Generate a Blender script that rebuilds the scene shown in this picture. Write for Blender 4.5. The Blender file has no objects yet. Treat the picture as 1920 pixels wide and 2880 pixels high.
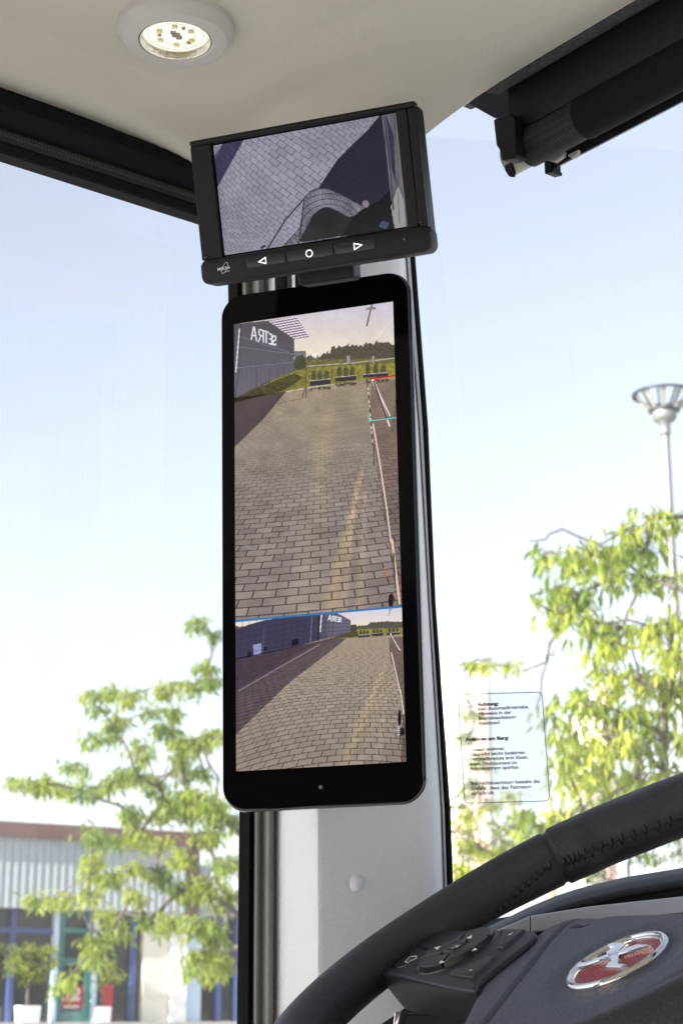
import bpy, bmesh, math, random
import numpy as np
from mathutils import Vector, Matrix
R = math.radians
rnd = random.Random(7)
sc = bpy.context.scene

# ------------------------------------------------------------------ camera
CZ = 2.0                                   # eye height above the ground
PITCH = R(16.0)
FPX = 4900.0                               # focal length measured in photo pixels (1920 x 2880)
cam_d = bpy.data.cameras.new('camera'); cam = bpy.data.objects.new('camera', cam_d)
sc.collection.objects.link(cam); sc.camera = cam
cam.location = (0, 0, CZ); cam.rotation_euler = (math.pi/2 + PITCH, 0, 0)
cam_d.sensor_fit = 'VERTICAL'; cam_d.sensor_height = 36.0
cam_d.lens = 36.0*FPX/2880.0
cam_d.clip_start = 0.05; cam_d.clip_end = 3000
cam_d.dof.use_dof = True; cam_d.dof.focus_distance = 1.40; cam_d.dof.aperture_fstop = 17.0

# ------------------------------------------------------------------ light
SUN_EL = R(24.0)
sun_h = Vector((-0.768, -0.640, 0)).normalized()
world = bpy.data.worlds.new('World'); sc.world = world; world.use_nodes = True
wn = world.node_tree; wn.nodes.clear()
sky = wn.nodes.new('ShaderNodeTexSky'); sky.sky_type = 'NISHITA'; sky.sun_disc = False
sky.sun_elevation = SUN_EL; sky.sun_rotation = math.atan2(sun_h.x, sun_h.y)
sky.air_density = 1.0; sky.dust_density = 2.0; sky.ozone_density = 1.0
bg = wn.nodes.new('ShaderNodeBackground'); bg.inputs[1].default_value = 0.110
hs = wn.nodes.new('ShaderNodeHueSaturation'); hs.inputs['Saturation'].default_value = 0.53
wo = wn.nodes.new('ShaderNodeOutputWorld')
tcw = wn.nodes.new('ShaderNodeTexCoord'); mpw = wn.nodes.new('ShaderNodeMapping'); mpw.inputs['Scale'].default_value = (1.2, 1.2, 9.0); mpw.inputs['Rotation'].default_value = (0.12, 0.2, 0.4)
nzw = wn.nodes.new('ShaderNodeTexNoise'); nzw.inputs['Scale'].default_value = 2.2; nzw.inputs['Detail'].default_value = 7; nzw.inputs['Roughness'].default_value = 0.55
mrw = wn.nodes.new('ShaderNodeMapRange'); mrw.interpolation_type = 'SMOOTHSTEP'; mrw.inputs['From Min'].default_value = 0.46; mrw.inputs['From Max'].default_value = 0.78; mrw.inputs['To Max'].default_value = 0.45
mxw = wn.nodes.new('ShaderNodeMix'); mxw.data_type = 'RGBA'; bw = wn.nodes.new('ShaderNodeRGBToBW'); mlw = wn.nodes.new('ShaderNodeVectorMath'); mlw.operation = 'SCALE'; mlw.inputs['Scale'].default_value = 1.25
wn.links.new(tcw.outputs['Generated'], mpw.inputs['Vector']); wn.links.new(mpw.outputs[0], nzw.inputs['Vector']); wn.links.new(nzw.outputs[0], mrw.inputs[0])
wn.links.new(sky.outputs[0], hs.inputs['Color']); wn.links.new(sky.outputs[0], bw.inputs[0]); wn.links.new(bw.outputs[0], mlw.inputs[0])
wn.links.new(mrw.outputs[0], mxw.inputs['Factor']); wn.links.new(hs.outputs[0], mxw.inputs['A']); wn.links.new(mlw.outputs[0], mxw.inputs['B'])
tnt = wn.nodes.new('ShaderNodeMix'); tnt.data_type = 'RGBA'; tnt.blend_type = 'MULTIPLY'; tnt.inputs['Factor'].default_value = 1.0; tnt.inputs['B'].default_value = (1.005, 0.98, 1.0, 1)
wn.links.new(mxw.outputs['Result'], tnt.inputs['A']); wn.links.new(tnt.outputs['Result'], bg.inputs[0]); wn.links.new(bg.outputs[0], wo.inputs[0])
sun_d = bpy.data.lights.new('sun', 'SUN'); sun_d.energy = 5.0; sun_d.angle = R(0.5); sun_d.color = (1, 0.93, 0.82)
sun = bpy.data.objects.new('sun', sun_d); sc.collection.objects.link(sun)
sdir = Vector((sun_h.x*math.cos(SUN_EL), sun_h.y*math.cos(SUN_EL), math.sin(SUN_EL)))
sun.rotation_euler = (-sdir).to_track_quat('-Z', 'Y').to_euler(); sun.location = sdir*30
sc.view_settings.view_transform = 'Standard'; sc.view_settings.look = 'None'
EXPO = 1.58
sc.view_settings.exposure = EXPO; sc.view_settings.gamma = 1.0
sc.view_settings.use_curve_mapping = False
EK = 1.0/2**EXPO                            # so that an emitting screen shows its own picture values

# ------------------------------------------------------------------ measuring helpers
CAM = Vector((0, 0, CZ)); cp, sp = math.cos(PITCH), math.sin(PITCH)
def ray(px, py):
    a, c = (px-960)/FPX, (1440-py)/FPX
    return Vector((a, cp - c*sp, sp + c*cp))
def at_y(px, py, y):                        # point seen at a pixel, at forward distance y
    r = ray(px, py); return CAM + r*(y/r.y)
def at_z(px, py, z):                        # at height z above the eye
    r = ray(px, py); return CAM + r*(z/r.z)
class Frame:
    def __init__(s, o, ex, ey):
        s.o = Vector(o); s.ex = Vector(ex).normalized(); s.n = s.ex.cross(Vector(ey)).normalized(); s.ey = s.n.cross(s.ex)
    def p(s, a, b, k=0): return s.o + s.ex*a + s.ey*b + s.n*k
    def un(s, px, py, k=0):
        r = ray(px, py); o = s.o + s.n*k
        P = CAM + r*((o-CAM).dot(s.n)/r.dot(s.n)) - o
        return (P.dot(s.ex), P.dot(s.ey))

# ------------------------------------------------------------------ scene-graph helpers
ORG = {}
def tag(o, label=None, cat=None, group=None, kind=None):
    if label: o['label'] = label
    if cat: o['category'] = cat
    if group: o['group'] = group
    if kind: o['kind'] = kind
    return o
def thing(name, loc, label, cat, group=None):
    o = bpy.data.objects.new(name, None); sc.collection.objects.link(o); o.empty_display_size = 0.02
    o.location = loc; ORG[o.name] = Vector(loc)
    return tag(o, label, cat, group)
def mesh(name, vs, fs, mat, parent=None, smooth=False, bevel=0, seg=2, origin=None, auto=None):
    vs = [Vector(v) for v in vs]
    if parent is not None: og = ORG[parent.name]
    elif origin is not None: og = Vector(origin)
    else:
        xs = [v.x for v in vs]; ys = [v.y for v in vs]; zs = [v.z for v in vs]
        og = Vector(((min(xs)+max(xs))/2, (min(ys)+max(ys))/2, min(zs)))
    me = bpy.data.meshes.new(name); me.from_pydata([v-og for v in vs], [], fs); me.update()
    bm = bmesh.new(); bm.from_mesh(me); bmesh.ops.recalc_face_normals(bm, faces=bm.faces); bm.to_mesh(me); bm.free()
    o = bpy.data.objects.new(name, me); sc.collection.objects.link(o)
    if mat: me.materials.append(mat)
    if smooth:
        for p in me.polygons: p.use_smooth = True
    if parent is not None:
        o.parent = parent; ORG[o.name] = og
    else:
        o.location = og; ORG[o.name] = og
    if bevel:
        m = o.modifiers.new('bevel', 'BEVEL'); m.width = bevel; m.segments = seg; m.limit_method = 'ANGLE'; m.angle_limit = R(35)
        for p in me.polygons: p.use_smooth = True
        w = o.modifiers.new('wn', 'WEIGHTED_NORMAL'); w.keep_sharp = True
    elif auto:
        for p in me.polygons: p.use_smooth = True
        m = o.modifiers.new('es', 'EDGE_SPLIT'); m.split_angle = R(auto); m.use_edge_sharp = False
    return o
class MB:
    def __init__(s): s.v = []; s.f = []
    def add(s, vs, fs):
        b = len(s.v); s.v += [Vector(v) for v in vs]; s.f += [tuple(i+b for i in f) for f in fs]
    def box(s, fr, a0, a1, b0, b1, k0, k1):
        s.add([fr.p(a, b, k) for k in (k0, k1) for b in (b0, b1) for a in (a0, a1)],
              [(0,2,3,1), (4,5,7,6), (0,1,5,4), (2,6,7,3), (0,4,6,2), (1,3,7,5)])
    def loft(s, rings, cap0=True, cap1=True, closed=True):
        n = len(rings[0]); b = len(s.v)
        for r in rings: s.v += [Vector(v) for v in r]
        for i in range(len(rings)-1):
            for j in range(n if closed else n-1):
                j2 = (j+1) % n
                s.f.append((b+i*n+j, b+i*n+j2, b+(i+1)*n+j2, b+(i+1)*n+j))
        if cap0: s.f.append(tuple(b+j for j in reversed(range(n))))
        if cap1: s.f.append(tuple(b+(len(rings)-1)*n+j for j in range(n)))
    def tube(s, pts, rad, n=8, caps=True):
        pts = [Vector(p) for p in pts]; rings = []
        up = Vector((0.13, 0.29, 0.95))
        for i, p in enumerate(pts):
            t = (pts[min(i+1, len(pts)-1)] - pts[max(i-1, 0)]).normalized()
            x = t.cross(up)
            if x.length < 1e-4: x = t.cross(Vector((1, 0, 0)))
            x.normalize(); y = t.cross(x); r = rad[i] if hasattr(rad, '__len__') else rad
            rings.append([p + x*(r*math.cos(2*math.pi*j/n)) + y*(r*math.sin(2*math.pi*j/n)) for j in range(n)])
        s.loft(rings, caps, caps)
    def lathe(s, fr, prof, n=48, c=(0, 0), cap0=False, cap1=False):
        s.loft([[fr.p(c[0]+r*math.cos(2*math.pi*j/n), c[1]+r*math.sin(2*math.pi*j/n), k) for j in range(n)] for r, k in prof], cap0, cap1)
    def build(s, name, mat, parent=None, **k): return mesh(name, s.v, s.f, mat, parent, **k)
def rrect(x0, x1, y0, y1, r, n=8):
    out = []
    for cx, cy, a0 in ((x1-r, y1-r, 0), (x0+r, y1-r, 90), (x0+r, y0+r, 180), (x1-r, y0+r, 270)):
        for i in range(n+1):
            a = R(a0 + 90*i/n); out.append((cx + r*math.cos(a), cy + r*math.sin(a)))
    return out
def inset(poly, d):
    n = len(poly); ar = sum(poly[i][0]*poly[(i+1) % n][1]-poly[(i+1) % n][0]*poly[i][1] for i in range(n))
    sgn = 1 if ar > 0 else -1; out = []
    for i in range(n):
        p0, p1, p2 = Vector(poly[i-1]), Vector(poly[i]), Vector(poly[(i+1) % n])
        e1, e2 = (p1-p0), (p2-p1)
        if e1.length < 1e-9: e1 = e2
        if e2.length < 1e-9: e2 = e1
        n1 = Vector((-e1.y, e1.x)).normalized()*sgn; n2 = Vector((-e2.y, e2.x)).normalized()*sgn
        m = n1+n2
        if m.length < 1e-6: m = n1
        m.normalize(); l = d/max(0.35, m.dot(n1)); out.append((p1.x+m.x*l, p1.y+m.y*l))
    return out
def prism(mb, fr, poly, prof, cap0=True, cap1=True):      # prof: list of (inset, k)
    mb.loft([[fr.p(a, b, k) for a, b in (inset(poly, d) if d else poly)] for d, k in prof], cap0, cap1)
def smooth_poly(pts, it=2, closed=True):
    for _ in range(it):
        out = []; n = len(pts)
        for i in range(n if closed else n-1):
            a, b = pts[i], pts[(i+1) % n]
            out += [(a[0]*.75+b[0]*.25, a[1]*.75+b[1]*.25), (a[0]*.25+b[0]*.75, a[1]*.25+b[1]*.75)]
        if not closed: out = [pts[0]] + out + [pts[-1]]
        pts = out
    return pts
def text_part(name, body, fr, a, b, size, mat, parent, k=0.0003, bold=0, rot=0, align='LEFT', sx=1.0, mirror=False):
    cu = bpy.data.curves.new(name, 'FONT'); cu.body = body; cu.size = size; cu.offset = bold; cu.align_x = align; cu.resolution_u = 2
    ob = bpy.data.objects.new(name, cu); sc.collection.objects.link(ob)
    dg = bpy.context.evaluated_depsgraph_get(); me = ob.evaluated_get(dg).to_mesh()
    c, s_ = math.cos(rot), math.sin(rot); vs = []
    for v in me.vertices:
        x = v.co.x*sx*(-1 if mirror else 1); y = v.co.y
        vs.append(fr.p(a + x*c - y*s_, b + x*s_ + y*c, k))
    fs = [tuple(p.vertices) for p in me.polygons]
    ob.evaluated_get(dg).to_mesh_clear(); bpy.data.objects.remove(ob); bpy.data.curves.remove(cu)
    return mesh(name, vs, fs, mat, parent)

# ------------------------------------------------------------------ materials
MATS = {}
def pm(name, col, rough=0.5, metal=0.0, spec=0.5, bump=None, var=None, coat=0, emit=None, emits=0, sheen=0):
    """col linear; bump=(kind, scale, strength, distance); var=(scale, amount)"""
    m = bpy.data.materials.new(name); m.use_nodes = True; nt = m.node_tree; b = nt.nodes['Principled BSDF']
    b.inputs['Base Color'].default_value = (*col, 1); b.inputs['Roughness'].default_value = rough
    b.inputs['Metallic'].default_value = metal; b.inputs['Specular IOR Level'].default_value = spec
    b.inputs['Coat Weight'].default_value = coat
    if sheen: b.inputs['Sheen Weight'].default_value = sheen
    tc = nt.nodes.new('ShaderNodeTexCoord')
    if var:
        nz = nt.nodes.new('ShaderNodeTexNoise'); nz.inputs['Scale'].default_value = var[0]; nz.inputs['Detail'].default_value = 6
        rp = nt.nodes.new('ShaderNodeMapRange'); rp.inputs['From Min'].default_value = 0.3; rp.inputs['From Max'].default_value = 0.7
        rp.inputs['To Min'].default_value = 1-var[1]; rp.inputs['To Max'].default_value = 1+var[1]
        mx = nt.nodes.new('ShaderNodeVectorMath'); mx.operation = 'SCALE'; mx.inputs[0].default_value = col
        nt.links.new(tc.outputs['Object'], nz.inputs['Vector']); nt.links.new(nz.outputs[0], rp.inputs[0])
        nt.links.new(rp.outputs[0], mx.inputs['Scale']); nt.links.new(mx.outputs[0], b.inputs['Base Color'])
        r2 = nt.nodes.new('ShaderNodeMapRange'); r2.inputs['To Min'].default_value = max(0.02, rough-0.08); r2.inputs['To Max'].default_value = min(1, rough+0.08)
        nt.links.new(nz.outputs[0], r2.inputs[0]); nt.links.new(r2.outputs[0], b.inputs['Roughness'])
    if bump:
        kind, scale, stg, dist = bump
        if kind == 'grain':
            t = nt.nodes.new('ShaderNodeTexVoronoi'); t.feature = 'DISTANCE_TO_EDGE'; t.inputs['Scale'].default_value = scale
            n2 = nt.nodes.new('ShaderNodeTexNoise'); n2.inputs['Scale'].default_value = scale*0.6; n2.inputs['Detail'].default_value = 3
            va = nt.nodes.new('ShaderNodeVectorMath'); va.operation = 'MULTIPLY_ADD'; va.inputs[1].default_value = (1.2/scale,)*3
            nt.links.new(tc.outputs['Object'], n2.inputs['Vector']); nt.links.new(n2.outputs['Color'], va.inputs[0]); nt.links.new(tc.outputs['Object'], va.inputs[2])
            nt.links.new(va.outputs[0], t.inputs['Vector'])
            cr = nt.nodes.new('ShaderNodeMapRange'); cr.interpolation_type = 'SMOOTHSTEP'; cr.inputs['From Max'].default_value = 0.25
            nt.links.new(t.outputs['Distance'], cr.inputs[0]); out = cr.outputs[0]
        elif kind == 'wave':
            t = nt.nodes.new('ShaderNodeTexWave'); t.inputs['Scale'].default_value = scale; out = t.outputs[1]
            nt.links.new(tc.outputs['Object'], t.inputs['Vector'])
        else:
            t = nt.nodes.new('ShaderNodeTexNoise'); t.inputs['Scale'].default_value = scale; t.inputs['Detail'].default_value = 5; out = t.outputs[0]
            nt.links.new(tc.outputs['Object'], t.inputs['Vector'])
        bp = nt.nodes.new('ShaderNodeBump'); bp.inputs['Strength'].default_value = stg; bp.inputs['Distance'].default_value = dist
        nt.links.new(out, bp.inputs['Height']); nt.links.new(bp.outputs[0], b.inputs['Normal'])
    if emit:
        b.inputs['Emission Color'].default_value = (*emit, 1); b.inputs['Emission Strength'].default_value = emits
    MATS[name] = m
    return m
def srgb(r, g, b):
    f = lambda c: (c/255/12.92) if c/255 <= 0.04045 else ((c/255+0.055)/1.055)**2.4
    return (f(r), f(g), f(b))
def glass_mat(name, veil, tint, gloss=0.05, stripes=None, bump=None, rough=0.0):
    m = bpy.data.materials.new(name); m.use_nodes = True; nt = m.node_tree; nt.nodes.clear()
    out = nt.nodes.new('ShaderNodeOutputMaterial'); tr = nt.nodes.new('ShaderNodeBsdfTransparent'); tr.inputs[0].default_value = (*tint, 1)
    gl = nt.nodes.new('ShaderNodeBsdfGlossy'); gl.inputs['Roughness'].default_value = rough
    tl = nt.nodes.new('ShaderNodeBsdfTranslucent'); tl.inputs[0].default_value = (0.9, 0.93, 0.95, 1)
    m1 = nt.nodes.new('ShaderNodeMixShader'); m2 = nt.nodes.new('ShaderNodeMixShader')
    fr = nt.nodes.new('ShaderNodeLayerWeight'); fr.inputs[0].default_value = 0.5
    pw = nt.nodes.new('ShaderNodeMath'); pw.operation = 'POWER'; pw.inputs[1].default_value = 5
    sc_ = nt.nodes.new('ShaderNodeMath'); sc_.operation = 'MULTIPLY_ADD'; sc_.inputs[1].default_value = 1-gloss; sc_.inputs[2].default_value = gloss
    nt.links.new(fr.outputs['Facing'], pw.inputs[0])
    m1.inputs[0].default_value = veil
    nt.links.new(tr.outputs[0], m1.inputs[1]); nt.links.new(tl.outputs[0], m1.inputs[2])
    nt.links.new(pw.outputs[0], sc_.inputs[0]); nt.links.new(sc_.outputs[0], m2.inputs[0])
    nt.links.new(m1.outputs[0], m2.inputs[1]); nt.links.new(gl.outputs[0], m2.inputs[2]); nt.links.new(m2.outputs[0], out.inputs[0])
    if stripes:
        vec, scale, amt = stripes            # fine heating wires: stripes across vec
        geo = nt.nodes.new('ShaderNodeNewGeometry'); dt = nt.nodes.new('ShaderNodeVectorMath'); dt.operation = 'DOT_PRODUCT'; dt.inputs[1].default_value = vec
        nt.links.new(geo.outputs['Position'], dt.inputs[0])
        nz = nt.nodes.new('ShaderNodeTexNoise'); nz.inputs['Scale'].default_value = 60
        ad = nt.nodes.new('ShaderNodeMath'); ad.operation = 'MULTIPLY_ADD'; ad.inputs[1].default_value = 0.0012
        nt.links.new(geo.outputs['Position'], nz.inputs['Vector']); nt.links.new(nz.outputs[0], ad.inputs[0]); nt.links.new(dt.outputs['Value'], ad.inputs[2])
        ml = nt.nodes.new('ShaderNodeMath'); ml.operation = 'MULTIPLY'; ml.inputs[1].default_value = scale
        fr2 = nt.nodes.new('ShaderNodeMath'); fr2.operation = 'FRACT'; lt = nt.nodes.new('ShaderNodeMath'); lt.operation = 'LESS_THAN'; lt.inputs[1].default_value = 0.22
        mr = nt.nodes.new('ShaderNodeMapRange'); mr.inputs['To Min'].default_value = 1.0; mr.inputs['To Max'].default_value = 1-amt
        cb = nt.nodes.new('ShaderNodeVectorMath'); cb.operation = 'SCALE'; cb.inputs[0].default_value = tint
        nt.links.new(ad.outputs[0], ml.inputs[0]); nt.links.new(ml.outputs[0], fr2.inputs[0]); nt.links.new(fr2.outputs[0], lt.inputs[0])
        nt.links.new(lt.outputs[0], mr.inputs[0]); nt.links.new(mr.outputs[0], cb.inputs['Scale']); nt.links.new(cb.outputs[0], tr.inputs[0])
    MATS[name] = m; return m

M_head = pm('beige_vinyl', (0.61, 0.60, 0.525), 0.62, bump=('grain', 620, 0.28, 0.0006), var=(3, 0.03))
M_pillar = pm('white_grained_trim', (0.78, 0.79, 0.81), 0.5, bump=('grain', 430, 0.45, 0.0009), var=(6, 0.02))
M_cap = pm('white_plastic', (0.76, 0.77, 0.80), 0.45)
M_blackrub = pm('black_flocked_seal', (0.007, 0.007, 0.007), 0.85, spec=0.25, bump=('noise', 1500, 0.8, 0.002), var=(900, 0.9))
M_greyrub = pm('grey_rubber', (0.15, 0.15, 0.14), 0.42, var=(40, 0.08))
M_fabric = pm('black_blind_fabric', (0.006, 0.007, 0.010), 0.8, spec=0.2, bump=('noise', 900, 0.4, 0.0005))
M_blackpl = pm('black_textured_plastic', (0.007, 0.007, 0.009), 0.5, spec=0.3, bump=('noise', 1400, 0.35, 0.0003))
M_bezel = pm('black_glass_bezel', (0.002, 0.002, 0.0025), 0.08, spec=0.14)
M_gloss = pm('black_gloss_edge', (0.004, 0.004, 0.005), 0.12, spec=0.6, coat=0.3)
M_leather = pm('black_leather', (0.010, 0.011, 0.014), 0.40, spec=0.7, bump=('grain', 680, 0.5, 0.0008), var=(30, 0.1))
M_stitch = pm('black_thread', (0.010, 0.010, 0.011), 0.55)
M_pad = pm('charcoal_soft_plastic', (0.095, 0.106, 0.140), 0.46, bump=('grain', 480, 0.75, 0.0010), var=(20, 0.05))
M_pod = pm('black_satin_plastic', (0.022, 0.024, 0.030), 0.42, spec=0.4, bump=('noise', 1800, 0.12, 0.0003))
M_btn = pm('black_button_plastic', (0.015, 0.016, 0.020), 0.34)
M_mark = pm('pale_print', (0.80, 0.80, 0.82), 0.5)
M_glow = pm('white_backlit_print', (0.85, 0.85, 0.88), 0.5, emit=(1, 1, 1), emits=0.75*EK*2)
M_chrome = pm('chrome', (0.78, 0.77, 0.75), 0.06, metal=1)
M_silver = pm('silver_trim', (0.52, 0.52, 0.51), 0.38, metal=0.5)
M_dash = pm('black_dash_leather', (0.009, 0.009, 0.010), 0.5, bump=('grain', 500, 0.5, 0.0007))
M_felt = pm('dark_felt', (0.035, 0.042, 0.052), 0.95, bump=('noise', 700, 1.0, 0.006), var=(300, 0.8), sheen=0.3)
M_tube = pm('grey_plastic_tube', (0.42, 0.41, 0.38), 0.38)
M_lampring = pm('warm_grey_enamel', (0.55, 0.545, 0.52), 0.42)
M_dark = pm('grey_cabin_lining', (0.24, 0.25, 0.27), 0.8); M_cabin = pm('pale_cabin_lining', (0.25, 0.265, 0.30), 0.7)

# ------------------------------------------------------------------ coach frame of reference
H = 0.74                                    # headliner edge above the eye
COR = Vector((-0.030, 1.494, CZ + H))       # corner where side and front header meet
uF = Vector((0.79, 0.613, 0)).normalized()  # forward
wR = Vector((uF.y, -uF.x, 0))               # to the right side of the coach
def bus(a, b, z): return COR - uF*a + wR*b + Vector((0, 0, z))   # a back, b right, z above header edge
def bus_un(px, py, f):                      # pixel onto the vertical plane f metres ahead of the header edge -> (b, z)
    r = ray(px, py); o = COR + uF*f; t = (o-CAM).dot(uF)/r.dot(uF); P = CAM + r*t - o
    return P.dot(wR), P.z
def side_un(px, py, b):                     # pixel onto the vertical plane b metres right of the side header -> (a, z)
    r = ray(px, py); o = COR + wR*b; t = (o-CAM).dot(wR)/r.dot(wR); P = CAM + r*t - o
    return -P.dot(uF), P.z

# ------------------------------------------------------------------ structure: headliner, shell
def sstep(x): x = min(1, max(0, x)); return x*x*(3-2*x)
def head_z(a, b):
    da = a/max(0.08, 0.168-0.2*b); db = b/0.047
    h = max(0, 0.6-abs(da-db))/0.6          # smooth min, rounded corner
    d = min(da, db) - h*h*0.15
    t = min(1.0, max(0.0, (d-0.12)/0.88)); g = t*t*(1.9-0.9*t)      # slow start at the border, crisp crease on top
    wc_ = math.exp(-((a/0.125)**2 + (b/0.135)**2)); g = (1-wc_)*g + wc_*sstep((d-0.40)/0.25)
    z = 0.031*g - 0.045*wc_*(1-sstep((d-0.40)/0.25)) + 0.015*sstep((min(a/0.5, b/0.4)-0.25)/1.5)
    # shallow hollow in the corner over the monitor, with a lip at the edge
    z += 0.007*math.exp(-(((a-0.075)/0.035)**2 + ((b-0.11)/0.075)**2))
    lip = min(a, b)
    z += 0.004*(1-sstep(lip/0.012)) * 0
    return z
NA, NB = 150, 150
avals = [2.6*(i/NA)**2.2 for i in range(NA+1)]; bvals = [2.3*(i/NB)**2.2 for i in range(NB+1)]
mb = MB()
mb.v = [bus(a, b, head_z(a, b)) for a in avals for b in bvals]
mb.f = [(i*(NB+1)+j, i*(NB+1)+j+1, (i+1)*(NB+1)+j+1, (i+1)*(NB+1)+j) for i in range(NA) for j in range(NB)]
# rolled edge up behind the visible border
top = len(mb.v)
mb.v += [bus(a, -0.004, 0.012) for a in avals]; mb.f += [(i*(NB+1), (i+1)*(NB+1), top+i+1, top+i) for i in range(NA)]
t2 = len(mb.v)
mb.v += [bus(-0.004, b, 0.012) for b in bvals]; mb.f += [(j, j+1, t2+j+1, t2+j) for j in range(NB)]
head = mesh('headliner', mb.v, mb.f, M_head, smooth=True)
tag(head, 'beige grained vinyl headliner with soft creases round the corner', kind='structure')
fr0 = Frame(COR, wR, -uF)                   # a -> right, b -> back, n = wR x -uF = down?
if fr0.n.z < 0: fr0 = Frame(COR, -uF, wR)
def shell(name, b0, b1, a0, a1, z0, z1, mat):
    m_ = MB(); m_.add([bus(a, b, z) for z in (z0, z1) for b in (b0, b1) for a in (a0, a1)],
          [(0,2,3,1), (4,5,7,6), (0,1,5,4), (2,6,7,3), (0,4,6,2), (1,3,7,5)])
    return tag(m_.build(name, mat), kind='structure')
shell('roof', -0.06, 2.36, 0.03, 3.2, 0.10, 0.14, M_cabin)
shell('cabin_floor', -0.06, 2.36, -0.9, 3.6, -1.90, -1.86, M_cabin)
shell('rear_light_baffle', -0.06, 2.36, 3.2, 3.25, -0.62, 0.14, M_dark)  # unseen panel added to hide rear sky from reflections, open below for sun
shell('right_wall_baffle', 2.36, 2.40, 0.1, 3.25, -0.75, 0.14, M_dark)  # unseen, added to cut light from the right; lower half left open
shell('side_wall', -0.12, -0.10, -0.5, 3.2, -1.86, -0.83, M_dark)
shell('side_wall_panel', -0.12, -0.10, 1.25, 3.2, -1.02, 0.10, M_cabin)

# ------------------------------------------------------------------ front pillar with seals
rows = [430, 560, 800, 1200, 1700, 2280, 2600, 3000]
def lerp(tab, y):
    ks = sorted(tab)
    if y <= ks[0]: a, b = ks[0], ks[1]
    elif y >= ks[-1]: a, b = ks[-2], ks[-1]
    else:
        for i in range(len(ks)-1):
            if ks[i] <= y <= ks[i+1]: a, b = ks[i], ks[i+1]; break
    return tab[a] + (tab[b]-tab[a])*(y-a)/(b-a)
X_bl = {800: 641, 2280: 673, 2880: 666}
X_bg = {800: 676, 2280: 711, 2880: 707}
X_gw = {800: 748, 2280: 775, 2880: 773}
X_ed = {800: 864, 2280: 892, 2880: 892}
X_re = {745: 1142, 1260: 1181, 1760: 1208, 2280: 1240, 2500: 1246, 2880: 1262}
X_s0 = {745: 1154, 1260: 1192, 1760: 1215, 2280: 1249, 2500: 1255, 2880: 1271}
X_s1 = {745: 1169, 1260: 1208, 1760: 1227, 2280: 1266, 2500: 1274, 2880: 1290}
def strip(name, cols, mat, parent=None, n=None, **k):
    """cols: list of (table or (table0, table1, t), y)"""
    m_ = MB(); W = len(cols)
    for py in rows:
        for tab, y in cols:
            px = lerp(tab, py) if isinstance(tab, dict) else lerp(tab[0], py)*(1-tab[2]) + lerp(tab[1], py)*tab[2]
            m_.v.append(at_y(px, py, y))
    m_.f = [(i*W+j, i*W+j+1, (i+1)*W+j+1, (i+1)*W+j) for i in range(len(rows)-1) for j in range(W-1)]
    return m_.build(name, mat, parent, **k)
pil = thing('pillar_trim', at_y(960, 3000, 1.47), 'white grained front pillar trim behind the tall display', 'pillar')
YE = 1.418
mix = lambda A, B, t: (A, B, t)
strip('trim_panel', [(X_gw, 1.512), (mix(X_gw, X_ed, .05), 1.497), (mix(X_gw, X_ed, .35), 1.474), (mix(X_gw, X_ed, .7), 1.447), (mix(X_gw, X_ed, .88), 1.430), (mix(X_gw, X_ed, .96), 1.4225),
        (X_ed, 1.4195), (mix(X_ed, X_re, .012), 1.4190), (mix(X_ed, X_re, .05), 1.4205), (mix(X_ed, X_re, .3), 1.430), (mix(X_ed, X_re, .6), 1.443), (mix(X_ed, X_re, .82), 1.4535), (mix(X_ed, X_re, .92), 1.462), (mix(X_ed, X_re, .97), 1.474), (X_re, 1.497), (mix(X_re, X_s0, .3), 1.53)],
      M_pillar, pil, smooth=True)
strip('edge_strip', [(mix(X_re, X_s0, .25), 1.515), (mix(X_re, X_s0, .3), 1.494), (mix(X_re, X_s0, .9), 1.492), (X_s0, 1.497), (X_s0, 1.52)], M_cap, pil, auto=40)
# screw cap on the trim
pc = at_y(1000, 2486, 1.4265)
ncap = (-wR*0 + Vector((0.13, -0.99, 0.02))).normalized()
frc = Frame(at_y(1000, 2486, 1.4310), Vector((0.99, 0.13, 0)), Vector((0, 0, 1)))
mb = MB(); rC = 0.0057
mb.lathe(frc, [(rC*1.02, -0.004), (rC*1.02, 0.0006), (rC*0.98, 0.0016), (rC*0.85, 0.0030), (rC*0.55, 0.0042), (rC*0.2, 0.0047), (0.0002, 0.0048)], 32, cap1=True)
mb.v = [frc.o + frc.ex*(v-frc.o).dot(frc.ex) + frc.ey*(v-frc.o).dot(frc.ey)*1.22 + frc.n*(v-frc.o).dot(frc.n) for v in mb.v]
mb.build('screw_cap', M_cap, pil, smooth=True)
seal = strip('side_window_seal', [(X_bl, 1.56), (X_bl, 1.512), (mix(X_bl, X_bg, .06), 1.506), (mix(X_bl, X_bg, .75), 1.503), (mix(X_bl, X_bg, .95), 1.508), (X_bg, 1.53)], M_blackrub, auto=35)
tag(seal, 'black speckled window seal strip left of the grey rubber gasket', 'seal')
g = [(X_bg, 1.545)]
for t, d in ((.0, 1.545), (.08, 1.532), (.2, 1.524), (.33, 1.526), (.42, 1.531), (.5, 1.527), (.62, 1.519), (.78, 1.5165), (.92, 1.521), (1.0, 1.540)): g.append((mix(X_bg, X_gw, t), d-0.027))
gas = strip('door_gasket', g, M_greyrub, smooth=True)
tag(gas, 'ribbed grey rubber gasket running down beside the white pillar', 'gasket')
ws_seal = strip('windscreen_seal', [(X_s0, 1.545), (X_s0, 1.502), (mix(X_s0, X_s1, .5), 1.4985), (mix(X_s0, X_s1, .95), 1.500), (X_s1, 1.51), (X_s1, 1.545)], M_blackrub, auto=40)
tag(ws_seal, 'narrow black windscreen seal along the right edge of the white pillar', 'seal')

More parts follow.
